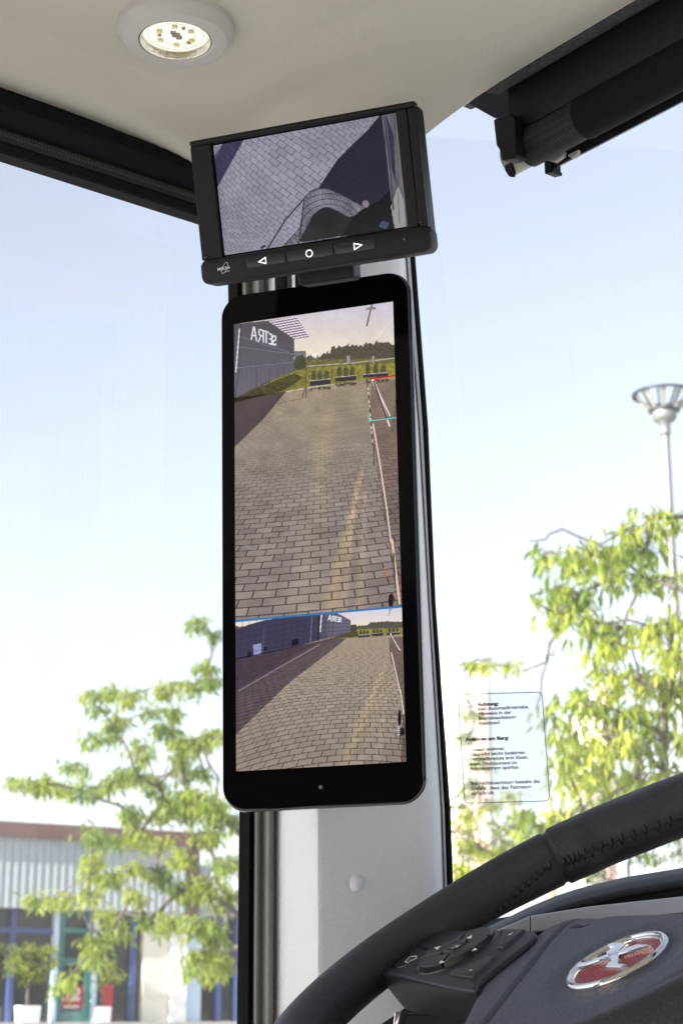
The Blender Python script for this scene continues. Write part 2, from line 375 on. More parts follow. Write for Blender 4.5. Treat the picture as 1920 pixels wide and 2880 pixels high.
# ------------------------------------------------------------------ glass panes
M_sideglass = glass_mat('side_glass', 0.06, (0.95, 0.97, 0.98), 0.03, stripes=((uF.x, uF.y, 0), 260, 0.022))
M_wsglass = glass_mat('windscreen_glass', 0.07, (0.97, 0.98, 0.98), 0.02)
mb = MB(); mb.add([bus(a, b, z) for b in (-0.105, -0.100) for z in (-0.83, 0.06) for a in (-0.12, 1.25)],
       [(0,1,3,2)])
sg = mb.build('side_window', M_sideglass); tag(sg, 'large clear side window left of the pillar with fine heating wires', 'window')
# windscreen: raked plane from header to beyond the dash
f_top, f_bot = 0.10, 0.20
def ws(b, z): return bus(-(f_top + (f_bot-f_top)*(0.1-z)/0.9 + 0.7*b), b, z)
mb = MB(); mb.add([ws(0.0, -1.0), ws(2.2, -1.0), ws(2.2, 0.12), ws(0.0, 0.12)], [(0,1,2,3)])
wsg = mb.build('windscreen', M_wsglass); tag(wsg, 'clear windscreen right of the pillar', 'windscreen')

# ------------------------------------------------------------------ blinds
def extrude_prof(prof, P, s0, s1, name, mat, parent, closed=True, **k):
    m_ = MB(); m_.loft([[P(s, q, z) for q, z in prof] for s in (s0, s1)], closed, closed, closed)
    return m_.build(name, mat, parent, **k)
Pside = lambda a, b, z: bus(a, b, z)
bl = thing('roller_blind', bus(0.6, -0.02, -0.08), 'black ribbed roller blind cassette along the top of the side window', 'blind')
def arc(cx, cz, r, a0, a1, n): return [(cx + r*math.cos(R(a0+(a1-a0)*i/n)), cz + r*math.sin(R(a0+(a1-a0)*i/n))) for i in range(n+1)]
Pslim = lambda a, b, z: bus(a, b*0.9, z*0.67)
roll = [(-0.03, 0.004), (-0.002, 0.004)] + arc(-0.012, -0.022, 0.020, 50, -60, 14) + [(-0.012, -0.044), (-0.03, -0.044)]
extrude_prof(roll, Pslim, -0.02, 1.24, 'fabric_roll', M_fabric, bl, auto=30)
# ribs of the rolled fabric
for i, ang in enumerate(range(44, -20, -9)):
    cx, cz = -0.012 + 0.0203*math.cos(R(ang)), -0.022 + 0.0203*math.sin(R(ang))
    m_ = MB(); m_.tube([Pslim(-0.02, cx, cz), Pslim(1.24, cx, cz)], 0.0006, 6); m_.build('rib', M_fabric, bl, smooth=True)
M_mesh = pm('grey_perforated_fabric', (0.035, 0.035, 0.036), 0.7, bump=('noise', 1100, 0.6, 0.0005))
def dots(m, scale, axes):
    nt = m.node_tree; b = nt.nodes['Principled BSDF']; geo = nt.nodes.new('ShaderNodeNewGeometry')
    fr = []
    for vec, s_ in axes:
        d = nt.nodes.new('ShaderNodeVectorMath'); d.operation = 'DOT_PRODUCT'; d.inputs[1].default_value = vec
        nt.links.new(geo.outputs['Position'], d.inputs[0])
        ml = nt.nodes.new('ShaderNodeMath'); ml.operation = 'MULTIPLY'; ml.inputs[1].default_value = s_
        f_ = nt.nodes.new('ShaderNodeMath'); f_.operation = 'PINGPONG'; f_.inputs[1].default_value = 1.0
        nt.links.new(d.outputs['Value'], ml.inputs[0]); nt.links.new(ml.outputs[0], f_.inputs[0]); fr.append(f_)
    mu = nt.nodes.new('ShaderNodeMath'); mu.operation = 'MULTIPLY'; nt.links.new(fr[0].outputs[0], mu.inputs[0]); nt.links.new(fr[1].outputs[0], mu.inputs[1])
    cr = nt.nodes.new('ShaderNodeMapRange'); cr.interpolation_type = 'SMOOTHSTEP'; cr.inputs['From Min'].default_value = 0.25; cr.inputs['From Max'].default_value = 0.6
    nt.links.new(mu.outputs[0], cr.inputs[0])
    mx = nt.nodes.new('ShaderNodeMix'); mx.data_type = 'RGBA'; mx.inputs['A'].default_value = (0.012, 0.012, 0.013, 1); mx.inputs['B'].default_value = (*[c*scale for c in (0.055, 0.053, 0.048)], 1)
    nt.links.new(cr.outputs[0], mx.inputs['Factor']); nt.links.new(mx.outputs['Result'], b.inputs['Base Color'])
dots(M_mesh, 1, [((uF.x, uF.y, 0), 620), ((0, 0, 1), 760)])
lowp = [(-0.034, -0.042)] + [(-0.0135, -0.0425)] + arc(-0.0185, -0.0500, 0.0078, 40, -95, 10) + [(-0.034, -0.0580)]
extrude_prof(lowp, Pslim, 0.006, 1.24, 'fabric_edge', M_mesh, bl, auto=30)
bar = [(-0.040, -0.056), (-0.0195, -0.0582), (-0.0175, -0.0605), (-0.0180, -0.0715), (-0.0200, -0.0735), (-0.040, -0.0705)]
extrude_prof(bar, Pslim, -0.03, 1.24, 'bottom_rail', M_fabric, bl, auto=30)
m_ = MB(); m_.add([Pslim(a, b, z) for z in (-0.0545, 0.0) for b in (-0.036, -0.0085) for a in (-0.006, 0.004)], [(0,2,3,1), (4,5,7,6), (0,1,5,4), (2,6,7,3), (0,4,6,2), (1,3,7,5)])
m_.build('end_plate', M_blackpl, bl, bevel=0.001)

# windscreen blind
def zf(px, py, f): return bus_un(px, py, f)
wb = thing('roller_blind', bus(-0.06, 0.5, -0.12), 'wide black sunshade roller with guide rail under the windscreen header', 'blind')
felt = []
Pfr = lambda b, f, z: bus(-f, b, z)
b_l = zf(1378, 250, 0.012)[0]
fz0 = zf(1600, 116, 0.006)[1]; fz1 = zf(1600, 146, 0.020)[1]
m_ = MB(); NB_ = 90
for i in range(NB_+1):
    b = b_l + (2.2-b_l)*(i/NB_)**1.6; jz = rnd.uniform(-0.0012, 0.0012)
    m_.v += [Pfr(b, 0.0035, 0.012), Pfr(b, 0.005, fz0-0.001), Pfr(b, 0.020, fz1+jz), Pfr(b, 0.026, fz1+0.004)]
m_.f = [(i*4+j, i*4+j+1, (i+1)*4+j+1, (i+1)*4+j) for i in range(NB_) for j in range(3)]
ft = m_.build('felt_strip', M_felt, smooth=True); tag(ft, 'fuzzy dark grey felt strip between headliner and windscreen blind', 'felt strip')
# housing profile measured at column 1700
def pf(py, f, px=1700): return (f, zf(px, py, f)[1])
b0 = zf(1400, 345, 0.05)[0]
hous = [pf(70, 0.034), pf(78, 0.026), pf(190, 0.026), pf(232, 0.030), pf(240, 0.036), pf(240, 0.075), pf(60, 0.075)]
extrude_prof(hous, lambda s, q, z: Pfr(s, q, z), zf(1440, 350, 0.03)[0], 2.2, 'housing', M_blackpl, wb, auto=25)
ftop = pf(236, 0.036)[1]; fbot = pf(356, 0.040)[1]; cz = (ftop+fbot)/2; rr = (ftop-fbot)/2
print('blind roll', rr, cz, fbot)
tube_prof = [(0.040+rr*math.sin(R(t))*-0.9, cz+rr*math.cos(R(t))) for t in range(0, 360, 12)]
bt0 = zf(1437, 480, 0.040)[0]; bt1 = zf(1466, 470, 0.03)[0]; bt2 = zf(1622, 385, 0.03)[0]
core = [(0.040+(rr-0.0025)*math.sin(R(t))*-0.9, cz-0.001+(rr-0.0025)*math.cos(R(t))) for t in range(0, 360, 12)]
extrude_prof(core, lambda s, q, z: Pfr(s, q, z), bt0, bt1+0.01, 'roller_tube', M_tube, wb, auto=40)
M_mesh2 = pm('black_perforated_fabric', (0.012, 0.012, 0.013), 0.7); dots(M_mesh2, 0.55, [((wR.x, wR.y, 0), 560), ((0, 0, 1), 330)])
extrude_prof(tube_prof, lambda s, q, z: Pfr(s, q, z), bt1, bt2, 'fabric_roll', M_mesh2, wb, auto=40)
tube2 = [(0.040+(rr+.0015)*math.sin(R(t))*-0.9, cz+(rr+.0015)*math.cos(R(t))) for t in range(0, 360, 12)]
extrude_prof(tube2, lambda s, q, z: Pfr(s, q, z), bt2, 2.2, 'fabric_cover', M_fabric, wb, auto=40)
rail = [pf(345, 0.062), pf(372, 0.058), pf(398, 0.060), pf(402, 0.066), pf(398, 0.075), pf(345, 0.075)]
extrude_prof(rail, lambda s, q, z: Pfr(s, q, z), zf(1545, 455, 0.06)[0], 2.2, 'guide_rail', M_blackpl, wb, auto=25)
def plate(name, pts, f, d, mat, parent, bevel=0.0012):
    m_ = MB(); q = [zf(x, y, f) for x, y in pts]
    m_.loft([[Pfr(b, f, z) for b, z in q], [Pfr(b, f+d, z) for b, z in q]])
    return m_.build(name, mat, parent, bevel=bevel)
plate('rail_end', [(1527, 430), (1548, 430), (1548, 474), (1552, 474), (1552, 484), (1530, 489)], 0.057, 0.012, M_blackpl, wb)
plate('rail_clip', [(1535, 450), (1585, 425), (1582, 438), (1558, 456)], 0.054, 0.004, M_tube, wb, 0.0006)
plate('rail_clip', [(1594, 436), (1624, 420), (1620, 436), (1605, 445)], 0.054, 0.004, M_tube, wb, 0.0006)
plate('end_bracket', [(1386, 336), (1432, 318), (1446, 330), (1450, 436), (1440, 446), (1409, 452), (1404, 424), (1394, 408)], 0.016, 0.012, M_blackpl, wb)
plate('end_flange', [(1416, 464), (1434, 455), (1442, 480), (1440, 496), (1428, 496), (1418, 480)], 0.012, 0.004, M_blackpl, wb)
plate('hinge_arm', [(1300, 300), (1362, 255), (1430, 240), (1475, 235), (1476, 330), (1410, 336), (1385, 330), (1318, 292)], 0.052, 0.010, M_blackpl, wb)

# ------------------------------------------------------------------ ceiling lamp
lz = H + 0.0285
lc = at_z(493, 127, lz-0.014); lc.z = CZ + lz
frl = Frame(lc, Vector((1, 0, 0)), Vector((0, -1, 0)))       # normal points down
ra = 0.0475
lamp = thing('ceiling_lamp', lc, 'round recessed ceiling lamp with grey ring and six small yellow LEDs', 'lamp')
m_ = MB()
m_.lathe(frl, [(ra, -0.03), (ra, 0.0010), (ra*0.992, 0.0022), (ra*0.97, 0.0040), (ra*0.90, 0.0095), (ra*0.88, 0.0104), (ra*0.86, 0.0107), (ra*0.65, 0.0112), (ra*0.63, 0.0106), (ra*0.615, 0.0085), (ra*0.61, 0.006), (ra*0.61, -0.012)], 72)
m_.build('trim_ring', M_lampring, lamp, auto=24)
rl = ra*0.605
M_pcb = pm('pale_circuit_board', (0.86, 0.86, 0.74), 0.5, emit=(1, 0.97, 0.80), emits=0.42*EK*2)
M_lamprefl = pm('lamp_reflector', (0.7, 0.7, 0.7), 0.12, metal=1, bump=('noise', 90, 0.4, 0.002))
m_ = MB(); m_.lathe(frl, [(0.0002, 0.0040), (rl*0.96, 0.0040)], 48, cap0=True); m_.build('circuit_board', M_pcb, lamp)
m_ = MB(); m_.lathe(frl, [(rl*0.955, 0.0041), (rl*1.0, 0.0075), (rl*1.0, 0.0102)], 64); m_.build('reflector', M_lamprefl, lamp, smooth=True)
M_led = pm('yellow_led', (0.85, 0.55, 0.12), 0.4, emit=(1.0, 0.62, 0.12), emits=0.22*EK*2)
M_ledbase = pm('led_base', (0.5, 0.5, 0.48), 0.4); M_trace = pm('copper_trace', (0.22, 0.21, 0.13), 0.5)
for i in range(6):
    a = R(60*i+28); c = (rl*0.48*math.cos(a)*1.05, rl*0.48*math.sin(a)-0.001)
    m_ = MB(); prism(m_, Frame(frl.p(*c), frl.ex, frl.ey), rrect(-0.0021, 0.0021, -0.0021, 0.0021, 0.0004, 2), [(0, 0.0041), (0, 0.0054)])
    lb = m_.build('led', M_ledbase, lamp)
    m_ = MB(); prism(m_, Frame(frl.p(*c), frl.ex, frl.ey), rrect(-0.0013, 0.0013, -0.0012, 0.0014, 0.0003, 2), [(0, 0.0054), (0.0002, 0.0062)])
    m_.build('led_chip', M_led, lb)
for i, (rq, n_) in enumerate(((0.80, 64), (0.93, 64))):
    m_ = MB(); m_.tube([frl.p(rl*rq*math.cos(t), rl*rq*math.sin(t), 0.0041) for t in [R(360*j/n_) for j in range(n_+1)]], 0.00018, 5); m_.build('trace', M_trace, lamp)
m_ = MB(); m_.tube([frl.p(rl*0.62*math.cos(R(60*j+28)), rl*0.62*math.sin(R(60*j+28)), 0.0041) for j in range(7)], 0.00018, 5); m_.build('trace', M_trace, lamp)
M_chip = pm('grey_chip', (0.22, 0.22, 0.2), 0.5, var=(400, 0.5))
for (cx, cy, s_) in ((0.0005, 0.0005, 0.0036), (-0.0015, 0.0042, 0.0024), (0.0025, -0.0035, 0.0026), (0.010, -0.011, 0.002), (-0.013, 0.0005, 0.0016), (0.0075, 0.0105, 0.0015)):
    m_ = MB(); prism(m_, Frame(frl.p(cx, cy), frl.ex, frl.ey), rrect(-s_, s_, -s_*0.6, s_*0.6, s_*0.2, 2), [(0, 0.0042), (0.0003, 0.0062)]); m_.build('component', M_chip, lamp)
M_clip = pm('clear_bracket', (0.62, 0.62, 0.58), 0.15, metal=0.5)
m_ = MB(); m_.box(Frame(frl.p(-0.004, 0.012), Vector((1, -0.35, 0)), Vector((0.35, 1, 0))), -0.02, 0.02, -0.0016, 0.0016, 0.0041, 0.0075)
m_.build('bracket', M_clip, lamp, bevel=0.0006)
M_lens = glass_mat('lamp_lens', 0.03, (0.97, 0.97, 0.95), 0.05)
m_ = MB(); m_.lathe(frl, [(rl*1.005, 0.0085), (rl*0.9, 0.0105), (rl*0.6, 0.0125), (rl*0.3, 0.0134), (0.0002, 0.0137)], 64, cap1=True); m_.build('lens', M_lens, lamp, smooth=True)

# ------------------------------------------------------------------ display pictures (computed colours on a fine screen grid)
rs = np.random.RandomState(3)
def proj_np(P):
    d = P - np.array([0, 0, CZ]); fw = d[..., 1]*cp + d[..., 2]*sp; up = -d[..., 1]*sp + d[..., 2]*cp
    return 960 + FPX*d[..., 0]/fw, 1440 - FPX*up/fw
def sst(e0, e1, x): t = np.clip((x-e0)/(e1-e0), 0, 1); return t*t*(3-2*t)
def hash2(i, j, s=0): v = np.sin(i*127.1 + j*311.7 + s*74.7)*43758.5453; return v - np.floor(v)
def vnoise(x, y, s=0):
    i, j = np.floor(x), np.floor(y); fx, fy = x-i, y-j; fx = fx*fx*(3-2*fx); fy = fy*fy*(3-2*fy)
    return (hash2(i, j, s)*(1-fx)+hash2(i+1, j, s)*fx)*(1-fy) + (hash2(i, j+1, s)*(1-fx)+hash2(i+1, j+1, s)*fx)*fy
def inpoly(X, Y, poly):
    ins = np.zeros(X.shape, bool); n = len(poly)
    for i in range(n):
        x0, y0 = poly[i]; x1, y1 = poly[(i+1) % n]
        if y0 == y1: continue
        c = ((y0 > Y) != (y1 > Y)) & (X < (x1-x0)*(Y-y0)/(y1-y0) + x0); ins ^= c
    return ins
def dseg(X, Y, x0, y0, x1, y1):
    dx, dy = x1-x0, y1-y0; t = np.clip(((X-x0)*dx+(Y-y0)*dy)/(dx*dx+dy*dy+1e-9), 0, 1)
    return np.hypot(X-x0-t*dx, Y-y0-t*dy)
class Pic:
    def __init__(s, X, Y): s.X, s.Y = X, Y; s.c = np.zeros(X.shape+(3,))
    def fill(s, m, col):
        m = np.asarray(m, float)
        if m.ndim == 2: m = m[..., None]
        s.c = s.c*(1-m) + np.asarray(col, float)*m
    def poly(s, poly, col): s.fill(inpoly(s.X, s.Y, poly), col)
    def line(s, pts, w, col, op=1.0):
        for (x0, y0), (x1, y1) in zip(pts[:-1], pts[1:]): s.fill(op*(1-sst(w*0.5, w*0.5+1.2, dseg(s.X, s.Y, x0, y0, x1, y1))), col)
    def mul(s, m, k): m = np.asarray(m, float)[..., None]; s.c = s.c*(1 + m*(np.asarray(k, float)-1))
def bricks(row, colx, jr, jc, seed):
    """returns joint mask and per-brick random value"""
    ri = np.floor(row); u = colx + 0.5*(ri % 2); ci = np.floor(u)
    fr_, fc = row-ri, u-ci
    j = np.maximum(1-sst(jr*0.5, jr, np.minimum(fr_, 1-fr_)), 1-sst(jc*0.5, jc, np.minimum(fc, 1-fc)))
    return j, hash2(ri, ci, seed)
LET = {'A': [[(0, 0), (.42, 1), (.58, 1), (1, 0)], [(.2, .35), (.8, .35)]], 'R': [[(0, 0), (0, 1), (.8, 1), (.95, .8), (.8, .55), (0, .5)], [(.5, .5), (1, 0)]],
       'T': [[(0, 1), (1, 1)], [(.5, 1), (.5, 0)]], 'E': [[(1, 1), (0, 1), (0, 0), (1, 0)], [(0, .5), (.8, .5)]],
       'S': [[(1, .85), (.8, 1), (.2, 1), (0, .8), (.15, .55), (.85, .45), (1, .22), (.8, 0), (.2, 0), (0, .15)]]}
def letters(p, boxes, w, col):              # boxes: (char, xl, xr, ytop_l, ytop_r, hgt_l, hgt_r), drawn mirrored
    for ch, xl, xr, yt0, yt1, h0, h1 in boxes:
        for st in LET[ch]:
            pts = []
            for lx, ly in st:
                t = 1-lx; pts.append((xl+(xr-xl)*t, (yt0+(yt1-yt0)*t) + (h0+(h1-h0)*t)*(1-ly)))
            p.line(pts, w, col)

def draw_mirror(X, Y):
    p = Pic(X, Y)
    # ---------- upper picture, in crop units A: x=(X-600)/.408, y=(Y-740)/.408
    x, y = (X-600)/.408, (Y-740)/.408; q = Pic(x, y)
    g = np.clip((y-280)/400, 0, 1)[..., None]
    q.c = np.array([206, 200, 216])*(1-g) + np.array([240, 228, 200])*g
    q.c *= (0.97+0.05*vnoise(x/60, y/60, 5))[..., None]
    # far trees
    prof = np.interp(x, [560, 640, 700, 760, 800, 830, 880, 950, 1000, 1060, 1120, 1180, 1245, 1300], [660, 650, 645, 628, 605, 580, 568, 560, 572, 556, 552, 548, 566, 575])
    prof = prof + 26*(vnoise(x/16, y*0+3, 1)-.5) + 20*(vnoise(x/7, y/9, 2)-.5)
    tr = np.stack([72+30*vnoise(x/9, y/9, 4), 68+26*vnoise(x/9, y/9, 4), 58+18*vnoise(x/9, y/9, 4)], -1)
    q.fill(sst(-3, 3, y-prof), tr)
    q.fill(sst(662, 668, y+0.02*x-14)*(x > 560), np.stack([92+44*vnoise(x/14, y/6, 7), 88+42*vnoise(x/14, y/6, 7), 60+16*vnoise(x/14, y/6, 7)], -1))
    q.line([(640, 712), (960, 688), (1250, 655)], 5, (205, 195, 190), .8)
    q.poly([(558, 607), (636, 604), (638, 690), (558, 690)], (120, 116, 122))
    bush = 1-sst(0.9, 1.05, np.hypot((x-597)/42, (y-690)/56)+.2*vnoise(x/12, y/12, 8)-.1); q.fill(bush, np.stack([62+30*vnoise(x/8, y/8, 9)]*3, -1)*[1, 1, .7])
    for cx, w_ in ((930, 11), (1100, 9)): q.poly([(cx-w_, 640), (cx+w_, 638), (cx+w_, 690), (cx-w_, 692)], (150, 145, 150))
    q.fill(np.exp(-((x-702)**2+(y-642)**2)/220.)[..., None], (255, 252, 250))
    # lattice canopy
    lat = inpoly(x, y, [(372, 397), (572, 368), (660, 510), (560, 524)])
    st = (0.5+0.5*np.sin((y+0.18*x)*0.36))*(0.35+0.65*(0.5+0.5*np.sin((x-0.9*y)*0.25)))
    q.fill(lat, np.stack([190+60*st, 178+62*st, 195+50*st], -1)); q.fill(lat*(st < .25), (120, 105, 120))
    # building wall
    wall = inpoly(x, y, [(100, 420), (190, 415), (372, 396), (558, 524), (556, 752), (480, 770), (300, 850), (140, 935)])
    gw = np.clip((y-430)/400, 0, 1)[..., None]
    q.fill(wall, np.array([88, 82, 88])*(1-gw) + np.array([106, 101, 112])*gw)
    for (a, b) in (((188, 500), (556, 622)), ((180, 572), (556, 622)), ((165, 716), (556, 676))): q.line([a, b], 3, (62, 58, 72), .7); q.line([(a[0], a[1]+5), (b[0], b[1]+4)], 2.5, (170, 168, 185), .6)
    for i in range(11): xx = 200+33*i; q.line([(xx, 440+i*14), (xx-6, 880-i*14)], 2, (78, 74, 92), .45*1)
    q.line([(180, 455), (168, 600), (155, 748)], 7, (222, 222, 235))
    q.line([(190, 420), (176, 740), (150, 930)], 4, (60, 56, 70), .8)
    letters(q, [('A', 262, 298, 437, 450, 88, 84), ('R', 312, 344, 456, 466, 84, 78), ('T', 352, 378, 468, 476, 80, 74), ('E', 384, 404, 486, 494, 68, 66), ('S', 411, 431, 500, 506, 62, 60)], 8, (228, 228, 238))
    # verge
    verge = inpoly(x, y, [(140, 945), (300, 862), (470, 775), (640, 722), (1260, 690), (1260, 800), (830, 838), (500, 886), (140, 965)])
    gr = np.stack([96+46*vnoise(x/18, y/8, 11)+(x-300)*.03, 92+44*vnoise(x/18, y/8, 11)+(x-300)*.03, 52+20*vnoise(x/18, y/8, 11)], -1)
    q.fill(verge, gr); q.mul(inpoly(x, y, [(140, 945), (300, 862), (560, 760), (620, 790), (480, 880), (140, 960)]), (.62, .62, .72))
    for fx in (300, 385, 445, 485, 640, 818, 1000): q.line([(fx, 700+abs(640-fx)*.12), (fx-4, 838+(640-fx)*.18)], 4, (78, 74, 74), .75)
    # dark planter row with plants
    for (xa, xb, ya, yb) in ((664, 806, 812, 846), (838, 986, 788, 818), (1030, 1205, 768, 792)):
        for k in range(3):
            cx = xa + (xb-xa)*(.2+.3*k); hh = 64; q.fill(1-sst(.8, 1.1, np.hypot((x-cx)/19, (y-(ya-34))/hh*1.5)+.5*vnoise(x/6, y/6, 13+k)-.25), np.stack([66+40*vnoise(x/5, y/5, 12)]*3, -1)*[1, .98, .68])
        q.poly([(xa, ya), (xb, ya-14), (xb, yb-12), (xa, yb)], (60, 54, 62)); q.line([(xa, ya), (xb, ya-14)], 3, (225, 215, 225), .8)
    # paving
    base = np.interp(x, [140, 300, 500, 640, 830, 1000, 1260], [965, 925, 886, 862, 834, 812, 782])
    pav = sst(-2, 2, y-base)
    yb = (Y-1240)/.408 + 0.105*(x-737) + 0.00004*(x-737)**2; hz = -535.
    dd = np.maximum(yb-hz, 60); row = -(dd**-.3)*(1615**1.3/57/.3) + 300
    col = (x-737)/(dd)/.097*(1-.00000012*(x-737)**2)
    fade = sst(380, 1150, dd)
    j, h = bricks(row, col, .085, .04, 1)
    n1 = vnoise(x/2.2, y/2.2, 20); n2 = vnoise(x/90, y/60, 21)
    warm = np.array([172, 155, 134]); cool = np.array([140, 127, 124])
    gk = np.clip((y-860)/900, 0, 1)[..., None]
    cb = warm*(1-gk) + cool*gk; cb = cb*(0.86+.16*h*fade+.14*n1+.13*(n2-.5))[..., None]
    beam = np.zeros_like(x)
    for (x0, y0, x1, y1, w0, w1, s_) in ((1046, 1330, 820, 2300, 10, 60, .9), (1050, 1480, 1010, 2350, 8, 40, .6), (800, 900, 640, 2300, 60, 130, .35), (985, 1500, 900, 2380, 8, 28, .6)):
        t = np.clip((y-y0)/(y1-y0), 0, 1); cx = x0+(x1-x0)*t; ww = w0+(w1-w0)*t; beam += s_*np.exp(-((x-cx)/ww)**2)*sst(-.02, .15, (y-y0)/(y1-y0))
    cb = cb + np.array([36, 29, 8])*np.clip(beam, 0, 1.3)[..., None]
    cb = cb*(1-j*(.10+.38*fade))[..., None]
    cb = cb + (rs.rand(*x.shape) > .985)[..., None]*40*fade[..., None]
    q.fill(pav, cb)
    q.line([(500, 886), (660, 858), (830, 834)], 4, (225, 215, 205), .8)
    sh = inpoly(x, y, [(130, 930), (500, 886), (440, 960), (330, 1090), (145, 1270), (120, 1270)])
    q.mul(sst(.4, .6, vnoise(x/40, y/30, 33)*.5+sh*.75)*sh, (.56, .52, .60))
    for (xa, xb, ya) in ((664, 806, 858), (838, 986, 830), (1040, 1205, 808)): q.mul(np.exp(-((y-ya-12+.09*(x-xa))/11)**2)*(x > xa)*(x < xb)*(vnoise(x/9, y/9, 40) > .35), (.5, .45, .5))
    for fx, fy in ((612, 925), (640, 925)): q.line([(638, 850), (fx, fy)], 5, (84, 74, 72), .8)
    q.line([(410, 975), (620, 932)], 3, (95, 84, 80), .6)
    # vehicle flank
    yy = (Y-1240)/.408; fl = np.interp(y, [780, 1000, 1250, 1650, 2000, 2340], [1090, 1078, 1104, 1158, 1216, 1262])
    side = (x > fl)*(y > 800); q.mul(side*1.0, (.84, .80, .80))
    q.line([(1064, 690), (1058, 820), (1076, 960), (1090, 1160), (1096, 1250)], 4, (70, 56, 54), .75)
    for k_ in range(14): q.line([(1062+k_*2.6, 830+k_*30), (1063+k_*2.6, 842+k_*30)], 7, (226, 215, 205) if k_ % 3 else (84, 60, 50), .9)
    q.line([(1092, 800), (1150, 930), (1212, 1122)], 10, (236, 220, 214)); q.line([(1100, 800), (1160, 935), (1216, 1052)], 7, (240, 226, 222)); q.line([(1104, 815), (1196, 1075)], 9, (62, 50, 50))
    q.line([(1100, 1110), (1120, 1225), (1148, 1390), (1195, 1700), (1222, 1920)], 9, (232, 205, 195)); q.line([(1230, 1910), (1262, 2180), (1282, 2345)], 15, (222, 196, 170)); q.line([(1240, 2000), (1254, 2240)], 8, (80, 62, 62))
    q.line([(1178, 2105), (1182, 2170)], 10, (176, 112, 52)); q.fill(1-sst(.9, 1.1, np.hypot((x-1222)/17, (y-2330)/50)), (34, 20, 22))
    q.line([(1104, 1250), (1106, 1390)], 6, (64, 50, 46), .8); q.line([(1128, 1500), (1130, 1590)], 6, (84, 66, 60), .8)
    q.line([(1258, 920), (1248, 1060), (1232, 1160)], 4, (70, 60, 60), .8)
    q.line([(1250, 360), (1120, 520)], 3, (240, 232, 220), .8)
    q.line([(1092, 285), (1056, 432)], 11, (128, 112, 112)); q.line([(1056, 316), (1112, 310)], 13, (140, 124, 124))
    q.line([(1080, 797), (1165, 787)], 9, (205, 22, 34)); q.line([(1165, 786), (1262, 774)], 10, (205, 22, 34))
    q.line([(1068, 1045), (1071, 1088), (1262, 1064)], 6, (90, 205, 200))
    p.c = q.c
    # ---------- lower picture, crop units C: x=(X-600)/.408, y=(Y-1660)/.408
    x, y = (X-600)/.408, (Y-1660)/.408; q = Pic(x, y)
    g = np.clip((y-130)/130, 0, 1)[..., None]; q.c = np.array([214, 208, 222])*(1-g)+np.array([238, 228, 206])*g
    q.fill(sst(-3, 3, y-(np.interp(x, [940, 1050, 1090, 1180, 1300], [250, 242, 222, 214, 216])+12*(vnoise(x/9, y/9, 50)-.5))), np.stack([76+26*vnoise(x/7, y/7, 51)]*3, -1)*[1, .95, .85])
    q.fill(sst(-2, 2, y-268+.03*(x-1000)), np.stack([124+30*vnoise(x/9, y/5, 52), 118+30*vnoise(x/9, y/5, 52), 66+10*vnoise(x/9, y/5, 52)], -1))
    q.poly([(945, 240), (985, 236), (987, 280), (945, 290)], (78, 76, 66))
    lat = inpoly(x, y, [(862, 160), (945, 150), (992, 198), (942, 206)]); st = .5+.5*np.sin((y+.2*x)*.9); q.fill(lat, np.stack([200+40*st, 190+40*st, 205+30*st], -1))
    wall = inpoly(x, y, [(100, 300), (160, 272), (245, 236), (360, 205), (690, 160), (860, 160), (945, 207), (945, 296), (840, 318), (720, 345), (600, 382), (340, 440), (100, 490)])
    gx = np.clip((x-690)/120, 0, 1)[..., None]; q.fill(wall, np.array([64, 61, 84])*(1-gx)+np.array([104, 101, 120])*gx)
    for i in range(14): xx = 190+48*i; q.line([(xx+12, 200), (xx-8, 480)], 2, (40, 37, 62), .6*(1))
    for k_ in range(5): q.line([(150, 300+46*k_), (400, 250+38*k_), (720, 190+34*k_), (945, 212+20*k_)], 2, (40, 37, 62), .55)
    for poly_, col in (([(275, 376), (332, 364), (330, 444), (277, 452)], (148, 150, 186)), ([(540, 342), (590, 332), (590, 372), (540, 386)], (24, 20, 36)), ([(238, 424), (262, 418), (262, 456), (238, 460)], (36, 32, 52)), ([(350, 392), (368, 388), (368, 412), (350, 416)], (30, 26, 40))): q.fill(wall*inpoly(x, y, poly_), col)
    q.line([(276, 420), (331, 410)], 3, (90, 88, 120)); q.line([(346, 240), (344, 446)], 4, (92, 90, 122), .8); q.line([(680, 180), (668, 380)], 8, (104, 100, 130), .9)
    q.line([(745, 170), (736, 285)], 7, (228, 228, 238)); q.line([(728, 180), (720, 345)], 12, (46, 36, 52), .9)
    letters(q, [('A', 792, 812, 172, 176, 34, 34), ('R', 818, 834, 178, 181, 34, 33), ('T', 838, 851, 182, 184, 32, 30), ('E', 855, 865, 186, 188, 30, 29), ('S', 869, 880, 190, 192, 26, 25)], 5, (226, 226, 236))
    q.poly([(840, 320), (900, 296), (990, 282), (1010, 318), (900, 332), (790, 346)], (84, 80, 52))
    for (xa, xb, ya) in ((1000, 1076, 318), (1090, 1170, 308), (1195, 1285, 300)):
        for k in range(3): cx = xa+(xb-xa)*(.2+.3*k); q.fill(1-sst(.8, 1.1, np.hypot((x-cx)/10, (y-(ya-22))/20)+.4*vnoise(x/4, y/4, 60+k)-.2), (78, 76, 50))
        q.poly([(xa, ya-8), (xb, ya-14), (xb, ya+4), (xa, ya+9)], (64, 57, 66)); q.line([(xa, ya-8), (xb, ya-14)], 2, (215, 205, 215), .8)
    base = np.interp(x, [100, 340, 600, 720, 840, 1000, 1310], [490, 442, 386, 348, 326, 330, 305])
    pav = sst(-2, 2, y-base)
    yb = y + .00020*(x-880)**2*np.clip((y-300)/800, 0, 1)*-1 + .06*(x-880)*np.clip((y-300)/500, 0, 1); hz = 225.
